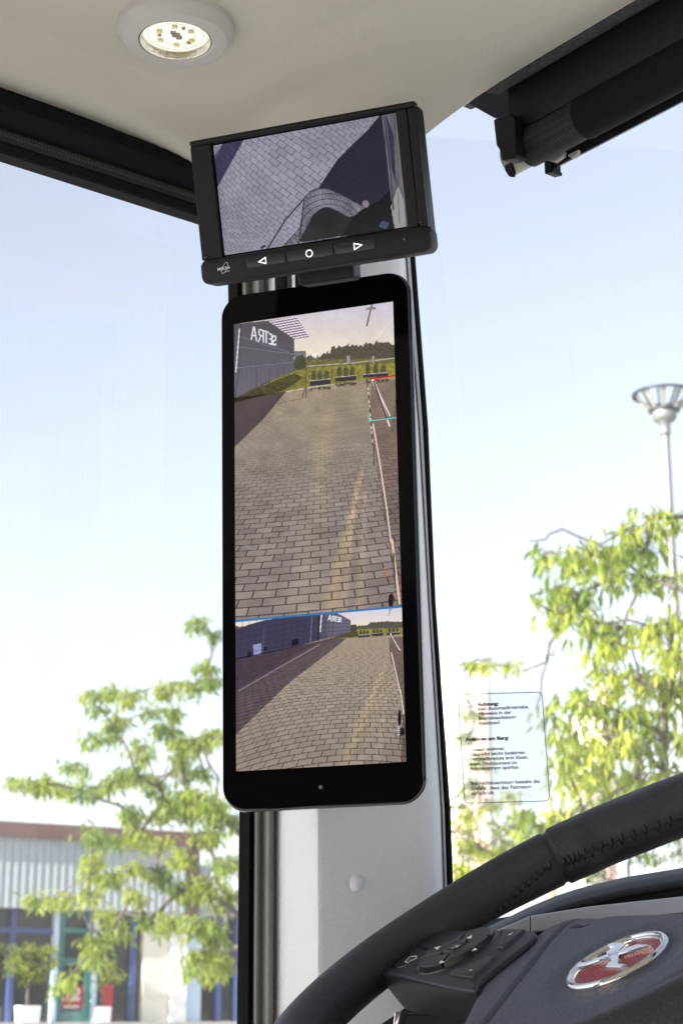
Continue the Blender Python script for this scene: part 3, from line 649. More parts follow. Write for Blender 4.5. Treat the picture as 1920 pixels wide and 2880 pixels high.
    dd = np.maximum(yb-hz, 40); row = -(dd**-.25)*(930**1.25/44/.25)+300; col = (x-1040)/(dd+110)/.098
    fade = sst(120, 520, dd); j, h = bricks(row, col, .09, .045, 2); n1 = vnoise(x/2.2, y/2.2, 70)
    gk = np.clip((y-330)/800, 0, 1)[..., None]; cb = (np.array([172, 155, 138])*(1-gk)+np.array([146, 132, 122])*gk)*(.9+.1*h*fade+.14*n1)[..., None]
    beam = np.zeros_like(x)
    for (x0, y0, x1, y1, w0, w1, s_) in ((1200, 470, 900, 1200, 8, 46, 1.0), (1195, 600, 1010, 1200, 8, 30, .5), (1200, 650, 1130, 1190, 6, 22, .6)):
        t = np.clip((y-y0)/(y1-y0), 0, 1); beam += s_*np.exp(-((x-x0-(x1-x0)*t)/(w0+(w1-w0)*t))**2)*sst(-.02, .15, (y-y0)/(y1-y0))
    cb = cb + np.array([24, 20, 6])*np.clip(beam, 0, 1.2)[..., None]
    cb = cb*(1-j*(.10+.38*fade))[..., None]; q.fill(pav, cb)
    sh = inpoly(x, y, [(100, 480), (600, 382), (840, 324), (915, 333), (860, 380), (520, 640), (160, 990), (100, 1010)])
    q.mul(sh*(.75+.25*sst(-40, 60, 690-.58*(x-180)-y+20*vnoise(x/50, y/30, 71)))*1.0, (.46, .43, .56))
    q.fill(sh*np.exp(-((y-(690-(x-180)*.573))/5.)**2)*(x < 735)*(x > 170)*.55, (190, 180, 180))
    fl = np.interp(y, [300, 430, 700, 850, 1190], [1222, 1214, 1282, 1302, 1290]); q.mul((x > fl)*(y > 320)*1.0, (.72, .68, .70))
    q.line([(1220, 300), (1284, 410)], 7, (238, 224, 220)); q.line([(1228, 306), (1284, 400)], 4, (70, 58, 58)); q.line([(1225, 430), (1262, 590), (1284, 690)], 6, (232, 212, 205)); q.line([(1288, 690), (1310, 850)], 8, (224, 204, 190))
    q.line([(1212, 330), (1222, 470), (1228, 510)], 4, (78, 60, 56), .8); q.fill(1-sst(.9, 1.1, np.hypot((x-1282)/12, (y-880)/55)), (26, 20, 26)); q.fill(1-sst(.9, 1.1, np.hypot((x-1298)/20, (y-975)/28)), (30, 26, 36))
    for k_ in range(5): q.line([(1272, 940+14*k_), (1280, 940+14*k_)], 5, (220, 220, 235)); 
    q.line([(1286, 1000), (1286, 1060)], 6, (40, 30, 34)); q.line([(1284, 1165), (1290, 1172)], 10, (200, 130, 50))
    q.line([(1220, 130), (1208, 172)], 5, (140, 125, 125)); q.line([(1208, 136), (1230, 132)], 4, (140, 125, 125))
    # split by the blue line
    xs = (X-600)/.408; sp_ = np.interp(xs, [155, 1297], [213, 112]); yl = (Y-1660)/.408
    low = (yl > sp_); p.c[low] = q.c[low]
    p.fill(1-sst(6, 9, np.abs(yl-sp_)), (52, 120, 178))
    n = vnoise(X/1.3, Y/1.3, 90)-.5; p.c = p.c*(1+.08*n)[..., None]
    return np.clip(p.c, 0, 255)

def draw_front(X, Y):
    x, y = (X-500)/.472, (Y-260)/.472; q = Pic(x, y)
    # wide-angle paving: undo a fisheye, then rotated brick bond
    cx, cy = 760., 480.; dx, dy = (x-cx), (y-cy); r = np.hypot(dx, dy*1.15)/640.; k = 1+.55*r**2
    ux, uy = dx*k, dy*k
    a = R(36); p_ = (ux*math.cos(a)+uy*math.sin(a))/66.; s_ = (-ux*math.sin(a)+uy*math.cos(a))/39.
    j, h = bricks(s_, p_, .06, .035, 4); n1 = vnoise(x/2.5, y/2.5, 5); n2 = vnoise(x/120, y/90, 6)
    base = np.array([148, 145, 162])*(.9+.08*h+.10*n1+.12*(n2-.5))[..., None]; base = base*(1-.12*np.clip((300-x)/120, 0, 1))[..., None]
    q.c = base*(1-j*.44)[..., None]
    # shadows
    sh = inpoly(x, y, [(1215, 120), (1130, 225), (1060, 290), (950, 400), (835, 572), (1300, 900), (1400, 500), (1330, 100)])
    q.mul(sh*1.0, (.28, .275, .34)); q.fill(sh*.4, (38, 37, 52))
    q.mul(inpoly(x, y, [(190, 420), (270, 300), (400, 270), (240, 560), (215, 560)])*1.0, (.42, .40, .54))
    q.line([(222, 392), (266, 306)], 4, (120, 116, 160), .7)
    # vehicle nose: band reflecting the paving, then black
    band = inpoly(x, y, [(760, 625), (790, 590), (830, 572), (880, 572), (980, 612), (1060, 655), (1110, 690), (1060, 760), (900, 900), (700, 930), (610, 925), (715, 830), (742, 730)])
    t = ((x-760)*.5+(y-600)*.9); jb, hb = bricks(np.hypot(x-900, (y-820)*1.1)/34., np.arctan2(y-820, x-900)*9, .09, .05, 8)
    q.fill(band, (np.array([128, 126, 138])*(.72+.35*vnoise(x/60, y/60, 9)+.08*hb)[..., None])*(1-.55*jb)[..., None])
    inner = inpoly(x, y, smooth_poly([(770, 800), (800, 735), (850, 690), (895, 678), (950, 705), (1010, 745), (1080, 730), (1180, 660), (1290, 560), (1310, 850), (990, 850), (715, 900), (735, 860)], 2))
    q.fill(inner, np.stack([30+12*vnoise(x/60, y/60, 10)]*3, -1)*[1, 1, 1.05])
    blk = inpoly(x, y, [(1040, 740), (1110, 690), (1200, 640), (1262, 580), (1300, 830), (980, 856)]); q.fill(blk*sst(.2, .6, vnoise(x/14, y/14, 12)+.35), (16, 16, 22))
    q.line([(762, 622), (640, 760), (530, 938)], 8, (46, 42, 52), .9); q.line([(752, 640), (738, 750), (720, 900)], 6, (40, 38, 46), .9); q.line([(742, 790), (640, 905)], 4, (44, 40, 50), .8)
    q.line([(765, 615), (790, 590), (830, 572), (900, 574)], 5, (60, 58, 70), .8)
    q.fill(1-sst(.9, 1.1, np.hypot((x-1118)/20, (y-665)/23)), (128, 122, 124)); q.poly([(1215, 764), (1262, 778), (1240, 815), (1196, 800)], (64, 74, 100))
    q.line([(500, 925), (516, 915)], 14, (50, 46, 56), .9)
    # flank strip on the right
    stp = inpoly(x, y, [(1210, 100), (1310, 100), (1370, 800), (1292, 820), (1262, 560)])
    q.fill(stp, np.stack([84+30*vnoise(x/9, y/90, 14), 80+28*vnoise(x/9, y/90, 14), 92+20*vnoise(x/9, y/90, 14)], -1))
    q.poly([(1268, 680), (1310, 560), (1345, 640), (1358, 800), (1292, 815)], (150, 148, 150)); q.line([(1232, 150), (1262, 420), (1284, 700)], 7, (60, 56, 74), .9); q.line([(1300, 110), (1330, 560)], 10, (112, 108, 104), .9)
    q.mul(inpoly(x, y, [(1240, 130), (1285, 260), (1298, 540), (1275, 460)])*1.0, (.55, .5, .75)); q.line([(1310, 600), (1320, 780)], 6, (110, 108, 112))
    n = vnoise(X/1.3, Y/1.3, 91)-.5; q.c = q.c*(1+.07*n)[..., None]
    return np.clip(q.c, 0, 255)

M_screen = bpy.data.materials.new('lit_screen'); M_screen.use_nodes = True
nt = M_screen.node_tree; b_ = nt.nodes['Principled BSDF']; at = nt.nodes.new('ShaderNodeAttribute'); at.attribute_name = 'picture'
b_.inputs['Base Color'].default_value = (0.003, 0.003, 0.004, 1); b_.inputs['Roughness'].default_value = 0.15; b_.inputs['Specular IOR Level'].default_value = 0.25
b_.inputs['Emission Strength'].default_value = EK; nt.links.new(at.outputs['Color'], b_.inputs['Emission Color'])
def screen(name, fr, a0, a1, b0, b1, k, nx, ny, draw, parent):
    A = np.linspace(a0, a1, nx+1); B = np.linspace(b0, b1, ny+1); AA, BB = np.meshgrid(A, B)
    P = np.array(fr.o + fr.n*k)[None, None] + AA[..., None]*np.array(fr.ex) + BB[..., None]*np.array(fr.ey)
    X, Y = proj_np(P); img = draw(X, Y)/255.
    lin = np.where(img <= .04045, img/12.92, ((img+.055)/1.055)**2.4)
    og = np.array(ORG[parent.name]); me = bpy.data.meshes.new(name)
    V = (P-og).reshape(-1, 3); nv = V.shape[0]
    I = np.arange(nv).reshape(ny+1, nx+1); Q = np.stack([I[:-1, :-1], I[:-1, 1:], I[1:, 1:], I[1:, :-1]], -1).reshape(-1, 4)
    me.vertices.add(nv); me.vertices.foreach_set('co', V.astype(np.float32).ravel())
    me.loops.add(Q.size); me.loops.foreach_set('vertex_index', Q.astype(np.int32).ravel())
    me.polygons.add(len(Q)); me.polygons.foreach_set('loop_start', np.arange(0, Q.size, 4, dtype=np.int32))
    me.update(calc_edges=True); me.validate()
    ca = me.color_attributes.new('picture', 'FLOAT_COLOR', 'POINT')
    ca.data.foreach_set('color', np.concatenate([lin.reshape(-1, 3), np.ones((nv, 1))], 1).astype(np.float32).ravel())
    me.materials.append(M_screen)
    o = bpy.data.objects.new(name, me); sc.collection.objects.link(o); o.parent = parent; ORG[o.name] = ORG[parent.name]
    return o

# ------------------------------------------------------------------ tall mirror display
c4 = [Vector(c)+Vector((0, 0, CZ)) for c in ((-0.0904, 1.3679, 0.5568), (0.042, 1.322, 0.5581), (0.0496, 1.3327, 0.1836), (-0.0829, 1.3786, 0.1822))]
frm = Frame(sum(c4, Vector())/4, (c4[1]-c4[0]), (c4[0]-c4[3]))
SW, SH = 0.14019, 0.37479
md = thing('mirror_display', frm.p(0, -0.22), 'tall black rearview camera display mounted on the pillar', 'display')
ox0, ox1, oy0, oy1 = -SW/2-0.0122, SW/2+0.0130, -SH/2-0.0305, SH/2+0.0262
m_ = MB(); out = rrect(ox0, ox1, oy0, oy1, 0.0195, 14)
prism(m_, frm, out, [(0.0008, -0.0003), (0.0003, -0.0012), (0, -0.0030)], cap0=True, cap1=False); m_.build('glass_bezel', M_bezel, md, auto=35)
m_ = MB(); prism(m_, frm, out, [(0.0006, -0.0034), (-0.0009, -0.0040), (-0.0014, -0.0055), (-0.0010, -0.0075), (0.0008, -0.008), (0.005, -0.0125), (0.012, -0.0155), (0.020, -0.017)]); m_.build('housing', M_gloss, md, auto=40)
M_edge = pm('polished_edge', (0.30, 0.31, 0.33), 0.16, metal=0.9)
m_ = MB(); prism(m_, frm, out, [(0.0002, -0.0078), (-0.0006, -0.0084), (-0.0004, -0.0096), (0.0010, -0.0108), (0.004, -0.0120)], False, False); m_.build('edge_strip', M_edge, md, smooth=True)
screen('screen', frm, -SW/2, SW/2, -SH/2, SH/2, 0.0001, 330, 880, draw_mirror, md)
sa, sb = frm.un(902, 2214)
m_ = MB(); m_.lathe(frm, [(0.0017, -0.0002), (0.0017, 0.0003), (0.0013, 0.0006), (0.0002, 0.0007)], 20, c=(sa, sb), cap1=True)
m_.build('light_sensor', pm('sensor_lens', (0.10, 0.10, 0.11), 0.15), md, smooth=True)
# bracket behind both displays
br = thing('display_bracket', frm.p(0.01, 0.18, -0.06), 'black mounting bracket and cable between the two displays', 'bracket')
m_ = MB(); fb = Frame(frm.p(0, 0, -0.022), frm.ex, frm.ey)
q0, q1 = frm.un(842, 800, -0.03), frm.un(1000, 740, -0.03)
prism(m_, fb, rrect(q0[0], q1[0], 0.10, 0.285, 0.006, 4), [(0.001, 0.004), (0, 0.003), (0, -0.02), (0.002, -0.022)]); m_.build('arm', M_blackpl, br, auto=30)
m_ = MB(); m_.box(fb, q0[0]-0.028, q0[0]-0.016, 0.10, 0.285, -0.035, -0.02); m_.build('rod', M_blackpl, br, bevel=0.002)
pts = [frm.p(*frm.un(x, y, 0.0), -0.012) for x, y in ((935, 735), (955, 742), (975, 752), (992, 766), (1000, 785))]
m_ = MB(); m_.tube(pts, 0.0016, 8); m_.build('cable', M_gloss, br, smooth=True)

# ------------------------------------------------------------------ upper monitor
kU = 1.36/1.40
u4 = [Vector(c)*kU+Vector((0, 0, CZ)) for c in ((-0.1229, 1.2914, 0.6863), (0.0577, 1.2274, 0.6876), (0.07, 1.2597, 0.5751), (-0.1106, 1.3238, 0.5738))]
fru = Frame(sum(u4, Vector())/4, (u4[1]-u4[0]), (u4[0]-u4[3]))
def D(x, y, k=0): return fru.un(500+x*.472, 260+y*.472, k)     # crop units of the monitor
um = thing('camera_monitor', fru.p(0, -0.06), 'small landscape camera monitor tilted above the tall display', 'monitor')
L, Rr = (D(100, 640)[0]+D(82, 310)[0])/2, (D(1428, 100)[0]+D(1470, 640)[0])/2
T = (D(100, 290)[1]+D(1390, 52)[1])/2; Bm = (D(180, 1148)[1]+D(1480, 948)[1])/2
bars = (D(160, 1000)[1]+D(1465, 795)[1])/2
sL = (D(218, 400)[0]+D(268, 970)[0])/2; sR = (D(1300, 130)[0]+D(1354, 780)[0])/2
sT = (D(260, 303)[1]+D(1290, 118)[1])/2; sB = (D(270, 978)[1]+D(1350, 788)[1])/2
print('monitor', L, Rr, Bm, T, 'screen', sL, sR, sB, sT, 'bar', bars)
# main body behind
m_ = MB(); prism(m_, fru, rrect(L, Rr, Bm+0.004, T, 0.006, 6), [(0.001, -0.0050), (0, -0.0060), (0, -0.019), (0.002, -0.0215), (0.006, -0.023)]); m_.build('housing', M_blackpl, um, auto=35)
# hood frame round the screen: four bars proud of the panel
fw = 0.0
m_ = MB()
m_.box(fru, L, Rr, sT+0.0010, T, -0.006, 0.0028); hd = m_.build('hood', M_blackpl, um, bevel=0.0022, seg=3)
m_ = MB(); m_.box(fru, L, sL-0.0012, bars, sT+0.0012, -0.006, 0.0010); m_.build('side_frame', M_blackpl, um, bevel=0.0008)
m_ = MB(); m_.box(fru, sR+0.0012, Rr-0.0078, bars, sT+0.0012, -0.006, 0.0006); m_.build('side_frame', M_blackpl, um, bevel=0.0008)
m_ = MB(); m_.box(fru, Rr-0.0068, Rr, bars-0.001, sT+0.0012, -0.006, 0.0022); m_.build('side_rail', M_blackpl, um, bevel=0.0014, seg=3)
m_ = MB(); m_.box(fru, Rr-0.0076, Rr-0.0070, bars+0.004, sT-0.002, -0.005, 0.0014); m_.build('rail_edge', M_gloss, um)
m_ = MB(); prism(m_, fru, rrect(L-0.0012, Rr+0.0015, Bm, bars, 0.0065, 6), [(0.0025, 0.0036), (0.0008, 0.0030), (0, 0.0016), (0, -0.016), (0.002, -0.0185)]); m_.build('button_bar', M_blackpl, um, auto=35)
# recessed glass with the picture
m_ = MB(); m_.box(fru, sL-0.0065, sR+0.0040, bars-0.0002, sT+0.0012, -0.0055, -0.0030); m_.build('glass', M_bezel, um)
screen('screen', fru, sL, sR, sB, sT, -0.0027, 340, 210, draw_front, um)
frb = Frame(fru.p(0, 0, 0.0036), fru.ex, fru.ey)
def Db(x, y): return fru.un(500+x*.472, 260+y*.472, 0.0036)
by = (Db(520, 1003)[1]+Db(1070, 915)[1])/2
xs = [Db(405, 1020)[0], Db(648, 985)[0], Db(930, 940)[0], Db(1182, 900)[0]]
def line_mesh(name, pts, w, mat, parent, fr=frb, k0=0.0001, k1=0.0004, closed=True):
    m2 = MB(); n = len(pts)
    o, i_ = inset(pts, -w/2), inset(pts, w/2)
    vs = [fr.p(a, b, k) for k in (k0, k1) for ring in (o, i_) for a, b in ring]
    fs = []
    for j in range(n):
        j2 = (j+1) % n
        for a, b in ((0, n), ): pass
        fs += [(2*n+j, 2*n+j2, 3*n+j2, 3*n+j), (j, j2, 2*n+j2, 2*n+j), (n+j, 3*n+j, 3*n+j2, n+j2)]
    m2.add(vs, fs); return m2.build(name, mat, parent)
for i in range(3):
    m_ = MB(); prism(m_, frb, rrect(xs[i]+0.0006, xs[i+1]-0.0006, by-0.0042, by+0.0042, 0.0022, 5), [(0.0008, 0.0008), (0.0002, 0.0006), (0, -0.0002)]); bt = m_.build('button', M_btn, um, auto=40)
    fk = Frame(frb.p(0, 0, 0.0008), frb.ex, frb.ey)
    if i == 0: c = Db(508, 1003); pts = [(c[0]-0.0032, c[1]-0.0005), (c[0]+0.0026, c[1]+0.0022), (c[0]+0.0026, c[1]-0.0026)]
    elif i == 1: c = Db(785, 960); pts = [(c[0]+0.0026*math.cos(R(t)), c[1]+0.0026*math.sin(R(t))) for t in range(0, 360, 12)]
    else: c = Db(1072, 916); pts = [(c[0]-0.0026, c[1]+0.0024), (c[0]+0.0034, c[1]+0.0004), (c[0]-0.0026, c[1]-0.0024)]
    line_mesh('symbol', pts, 0.00062, M_glow, bt, fk)
lg = Db(238, 1064)
text_part('logo', 'MEKRA', frb, lg[0], lg[1], 0.0034, M_mark, um, 0.0004, bold=0.00004, rot=0.02)
l2 = Db(284, 1072); text_part('logo', 'LANG', frb, l2[0], l2[1], 0.0015, M_mark, um, 0.0004)
cc = Db(281, 1046); pts = []
for t in range(0, 360, 10):
    a = 0.0046*math.cos(R(t)); b = 0.0019*math.sin(R(t)); pts.append((cc[0]+a*math.cos(R(58))-b*math.sin(R(58)), cc[1]+a*math.sin(R(58))+b*math.cos(R(58))))
m_ = MB(); m_.tube([frb.p(a, b, 0.0003) for a, b in pts+pts[:1]], 0.00016, 5); m_.build('logo_ring', M_mark, um)
dc = Db(1348, 874); m_ = MB(); m_.lathe(frb, [(0.0008, -0.0001), (0.0008, 0.0002), (0.0001, 0.0004)], 12, c=dc, cap1=True); m_.build('indicator', pm('dim_indicator', (0.14, 0.14, 0.14), 0.4), um)
for (x, y) in ((1442, 772), (168, 980)):
    c = D(x, y, 0.0022); m_ = MB(); m_.lathe(Frame(fru.p(0, 0, 0.0022), fru.ex, fru.ey), [(0.0013, -0.002), (0.0013, 0.0003), (0.0008, 0.0006), (0.0001, 0.0006)], 16, c=c, cap1=True); m_.build('screw', M_gloss, um, smooth=True)
# neck to the bracket
n0, n1 = fru.un(846, 800, -0.03), fru.un(1000, 745, -0.03)
m_ = MB(); m_.box(Frame(fru.p(0, -0.03, -0.023), fru.ex, fru.ey), n0[0], n1[0], -0.036, 0.02, -0.02, 0.001); m_.build('neck', M_blackpl, um, bevel=0.003)

# ------------------------------------------------------------------ warning sticker on the windscreen
frw = Frame(ws(0.4, -0.5), ws(0.5, -0.5)-ws(0.3, -0.5), (ws(0.4, 0.0)-ws(0.4, -1.0)))
if (frw.n).dot(Vector((0, -1, 0))) < 0: frw = Frame(frw.o, frw.ex, frw.ey*-1)
def S(x, y): return frw.un(1240+x*.2296, 1880+y*.2296)
M_film = glass_mat('clear_film', 0.26, (0.80, 0.81, 0.82), 0.003, rough=0.12); M_ink = pm('dark_ink', (0.05, 0.056, 0.066), 0.6)
st = thing('warning_sticker', frw.p(*S(780, 1690)), 'transparent warning sticker with black German text on the windscreen', 'sticker')
def quad_round(c, r):                        # c: four corners TL,TR,BR,BL in plane coordinates
    out = []
    for i in range(4):
        p0, p1, p2 = Vector(c[i-1]), Vector(c[i]), Vector(c[(i+1) % 4]); d0 = (p0-p1).normalized(); d1 = (p2-p1).normalized()
        a, b = p1+d0*r, p1+d1*r
        for t in range(7):
            t /= 6; q = a*(1-t)**2 + p1*2*t*(1-t) + b*t*t; out.append((q.x, q.y))
    return out
film = quad_round([S(200, 283), S(1262, 262), S(1362, 1668), S(280, 1692)], 0.006)
m_ = MB(); m_.add([frw.p(a, b, 0.0008) for a, b in film], [tuple(range(len(film)))]); m_.build('film', M_film, st)
line_mesh('border', quad_round([S(212, 320), S(1236, 292), S(1332, 1622), S(292, 1652)], 0.005), 0.0006, M_ink, st, frw, 0.0011, 0.0014)
s0 = S(447, 462); s1 = S(1080, 440); rotS = math.atan2(S(1212, 1402)[1]-S(365, 1428)[1], S(1212, 1402)[0]-S(365, 1428)[0])
cap = (S(450, 420)[1]-S(450, 462)[1]); unit = abs(cap)/0.72
for body, x, y, xe, bold in (('Achtung:', 447, 462, 708, 1), ('kein Automatikgetriebe.', 452, 516, 1080, 0), ('Hinweise in der', 457, 574, 862, 0), ('Betriebsanleitung', 461, 632, 924, 0), ('beachten!', 464, 692, 722, 0),
        ('Anfahren am Berg:', 303, 890, 832, 1), ('- 1.Gang einlegen', 308, 1016, 776, 0), ('- Gaspedal leicht betätigen', 312, 1074, 1028, 0), ('- Feststellbremse erst lösen,', 316, 1132, 1072, 0), ('wenn Drehmoment im', 352, 1192, 932, 0), ('Antriebsstrang spürbar.', 354, 1248, 970, 0),
        ('Bei Nichtbeachtung besteht die', 365, 1428, 1212, 0), ('Gefahr, dass das Fahrzeug', 369, 1490, 1104, 0), ('zurückrollt.', 373, 1550, 662, 0)):
    a, b = S(x, y); wd = abs(S(xe, y)[0]-a)
    o = text_part('lettering', body, frw, a, b, unit, M_ink, st, 0.0013, bold=0.00025 if bold else 0.00013, rot=rotS)
    # fit the measured line length
    xsv = [(v.co + ORG[o.name] - frw.p(a, b)).dot(frw.ex) for v in o.data.vertices]; k_ = wd/max(xsv)
    for v in o.data.vertices:
        P = v.co + ORG[o.name]; d = (P-frw.p(a, b)).dot(frw.ex); v.co = P + frw.ex*(d*(k_-1)) - ORG[o.name]
tri = [S(333, 394), S(284, 472), S(390, 472)]; line_mesh('warning_triangle', tri, 0.0006, M_ink, st, frw, 0.0011, 0.0014)
ex_ = S(330, 458); text_part('lettering', '!', frw, ex_[0], ex_[1], unit, M_ink, st, 0.0013, bold=0.0001)

# ------------------------------------------------------------------ steering wheel
wc = Vector((0.1658, 1.1606, CZ+0.0539)); wn_ = Vector((-0.4328, -0.2406, 0.8688)).normalized()
wey = (Vector((0, 0, 1)) - wn_*wn_.z).normalized(); frs = Frame(wc, wey.cross(wn_), wey)
RW = 0.2290
sw = thing('steering_wheel', frs.p(0, -RW), 'black leather steering wheel with button pod and round red emblem', 'steering wheel')
sa_, sb_ = frs.un(1552, 2400); th_s = math.atan2(sb_, sa_)
def rim_pt(th, ph, extra=0.0):
    # ph: 0 = outward, 90 = towards the driver (normal), 180 = inward
    d = (th_s - th)                               # >0 : past the seam, towards 12 o'clock
    r = 0.0188 + 0.0028*sstep((d+0.55)/0.6) + 0.0010*sstep(d/0.05 + .5)
    g = math.exp(-((d-0.33)/0.16)**2)*0.006 + 0.0045*math.exp(-((d-0.10)/0.05)**2)   # thumb rests on the inner side
    inn = max(0, -math.cos(ph))**2
    r += g*inn - 0.0028*math.exp(-(d/0.006)**2) + extra
    return frs.p((RW + r*math.cos(ph))*math.cos(th), (RW + r*math.cos(ph))*math.sin(th), r*1.02*math.sin(ph))
nth, nph = 720, 40
m_ = MB(); m_.v = [rim_pt(2*math.pi*i/nth, 2*math.pi*j/nph) for i in range(nth) for j in range(nph)]
m_.f = [(i*nph+j, i*nph+(j+1) % nph, ((i+1) % nth)*nph+(j+1) % nph, ((i+1) % nth)*nph+j) for i in range(nth) for j in range(nph)]
rim = m_.build('rim', M_leather, sw, smooth=True)
# stitching: find the rim surface points seen along the measured seam
thg = np.linspace(th_s-0.9, th_s+1.1, 500); phg = np.linspace(0, 2*math.pi, 120, endpoint=False)
G = np.array([[rim_pt(t, q_) for q_ in phg] for t in thg]); GX, GY = proj_np(G); GD = np.linalg.norm(G-np.array(CAM), axis=-1)
def rim_at(px, py):
    d = (GX-px)**2 + (GY-py)**2; near = d < 30
    if not near.any(): near = d <= d.min()+1
    i, j = np.unravel_index(np.where(near, GD, 9).argmin(), GD.shape); return thg[i], phg[j]
def stitch_run(pix, n, name):
    m2 = MB(); run = []
    for i in range(n+1):
        t = i/n*(len(pix)-1); k = min(int(t), len(pix)-2); f = t-k
        run.append(rim_at(pix[k][0]*(1-f)+pix[k+1][0]*f, pix[k][1]*(1-f)+pix[k+1][1]*f))
    for i in range(2, len(run)-2):                                    # smooth
        run[i] = (sum(r[0] for r in run[i-2:i+3])/5, sum(r[1] for r in run[i-2:i+3])/5)
    for i, (t, q_) in enumerate(run):
        w = 0.17
        p0, p1, p2 = rim_pt(t-0.009, q_-w, -0.0003), rim_pt(t, q_, 0.0003), rim_pt(t+0.009, q_+w, -0.0003)
        m2.tube([p0, (p0+p1)/2*1.0, p1, (p1+p2)/2, p2], [0.0005, 0.0014, 0.0018, 0.0014, 0.0005], 6)
    m2.tube([rim_pt(t, q_, -0.0002) for t, q_ in run], 0.0007, 6)
    o = m2.build(name, M_stitch, rim, smooth=True); o['kind'] = 'stuff'; return o
stitch_run([(1392, 2578), (1462, 2506), (1548, 2436)], 9, 'stitching')
stitch_run([(1585, 2432), (1640, 2405), (1760, 2358), (1918, 2304)], 13, 'stitching')
# button pod
def K1(x, y, k): return frs.un(1000+x*.3061, 2480+y*.3061, k)
def K2(x, y, k): return frs.un(1440+x*.3061, 2480+y*.3061, k)
kp = -0.002
pod_px = [(182, 805), (260, 740), (400, 640), (520, 550), (640, 478), (760, 450), (1000, 440), (1320, 440), (1640, 430), (1640, 520), (1330, 760), (1125, 930), (1108, 985), (1080, 1003), (900, 980), (600, 915), (400, 865), (230, 835)]
pp = smooth_poly([K1(x, y, kp) for x, y in pod_px], 1)
m_ = MB(); prism(m_, frs, pp, [(0.0022, kp), (0.0012, kp-0.0003), (0.0004, kp-0.0012), (0, kp-0.0028), (0.0006, kp-0.010), (0.0035, kp-0.024), (0.006, kp-0.034)])
pod = m_.build('button_pod', M_pod, sw, auto=32)
frp = Frame(frs.p(0, 0, kp), frs.ex, frs.ey)
dc = K1(935, 655, kp+0.003); rd = 0.0228
e1 = K1(1290, 560, kp); e0 = K1(580, 730, kp)
rd = math.hypot(e1[0]-e0[0], e1[1]-e0[1])/2*0.83; dc = ((e1[0]+e0[0])/2, (e1[1]+e0[1])/2); print('dial r', rd)
m_ = MB(); m_.lathe(frp, [(rd*1.03, -0.001), (rd*1.03, 0.0003), (rd*1.0, 0.0008), (rd*0.97, 0.0003), (rd*0.955, -0.0008), (rd*0.94, -0.0008)], 64, c=dc); m_.build('dial_ring', M_gloss, pod, smooth=True)
gdir = math.atan2(*(lambda a, b: (b[1]-a[1], b[0]-a[0]))(K1(630, 710, kp), K1(1215, 505, kp)))      # long groove direction
for i in range(4):
    a0 = gdir + math.pi/2*i + 0.02; a1 = gdir + math.pi/2*(i+1) - 0.02
    ro, ri = rd*0.94, rd*0.33; pol = [(dc[0]+ro*math.cos(a0+(a1-a0)*t/14), dc[1]+ro*math.sin(a0+(a1-a0)*t/14)) for t in range(15)] + [(dc[0]+ri*math.cos(a1-(a1-a0)*t/6), dc[1]+ri*math.sin(a1-(a1-a0)*t/6)) for t in range(7)]
    m_ = MB(); prism(m_, frp, pol, [(0.0016, 0.0044), (0.0011, 0.0043), (0.0007, 0.0038), (0.0002, 0.0010), (0, 0.0003), (0, -0.0006)]); kb = m_.build('dial_key', M_btn, pod, auto=28)
    am = (a0+a1)/2
m_ = MB(); m_.lathe(frp, [(rd*0.30, 0.001), (rd*0.30, 0.0046), (rd*0.27, 0.0054), (rd*0.15, 0.0060), (0.0002, 0.0062)], 40, c=dc, cap1=True); okb = m_.build('centre_key', M_btn, pod, smooth=True)
fk = Frame(frs.p(0, 0, kp+0.0066), frs.ex, frs.ey)
def K1k(x, y): return frs.un(1000+x*.3061, 2480+y*.3061, kp+0.0066)
for pts in ([(720, 605), (780, 592), (748, 628)], [(1012, 518), (1068, 488), (1062, 524)], [(1062, 640), (1118, 624), (1090, 608)], [(765, 755), (824, 738), (782, 724)]):
    m_ = MB(); q = [frs.un(1000+x*.3061, 2480+y*.3061, kp+0.0048) for x, y in pts]; m_.add([frs.p(a, b, kp+0.0049) for a, b in q], [(0, 1, 2)]); m_.build('arrow_mark', M_mark, pod)
o0, o1 = K1k(868, 612), K1k(960, 604)
text_part('ok_mark', 'OK', fk, o0[0], o0[1], 0.0062, M_mark, pod, 0.0002, bold=0.00005, rot=math.atan2(o1[1]-o0[1], o1[0]-o0[0]))
lb = K1(500, 702, kp); le = K1(370, 735, kp); rb = math.hypot(le[0]-lb[0], le[1]-lb[1])
m_ = MB(); m_.lathe(frp, [(rb*1.06, -0.0005), (rb*1.06, 0.0002), (rb*1.0, 0.0006), (rb*0.97, 0.0001), (rb*0.92, 0.0001), (rb*0.7, -0.0009), (rb*0.3, -0.0015), (0.0002, -0.0016)], 40, c=lb, cap1=True); m_.build('round_key', M_gloss, pod, smooth=True)
q = [K1(455, 735, kp), K1(500, 690, kp), K1(560, 685, kp), K1(545, 715, kp), K1(500, 725, kp), K1(480, 745, kp)]
line_mesh('page_mark', q, 0.0007, M_mark, pod, frp, 0.0001, 0.0003)
for nm, pts, mk in (('plus_key', [(1325, 455), (1560, 450), (1480, 530), (1365, 628), (1295, 622), (1330, 560), (1340, 500)], '+'), ('minus_key', [(880, 840), (1000, 800), (1110, 750), (1220, 695), (1300, 700), (1200, 800), (1085, 905), (860, 872)], '-')):
    q = [K1(x, y, kp) for x, y in pts]; m_ = MB(); prism(m_, frp, q, [(0.0020, 0.0022), (0.0012, 0.0020), (0.0002, 0.0005), (0, -0.0005)]); kb = m_.build(nm, M_btn, pod, auto=28)
mkp = [K1(1420, 484, kp+0.0022), K1(1060, 815, kp+0.0022)]
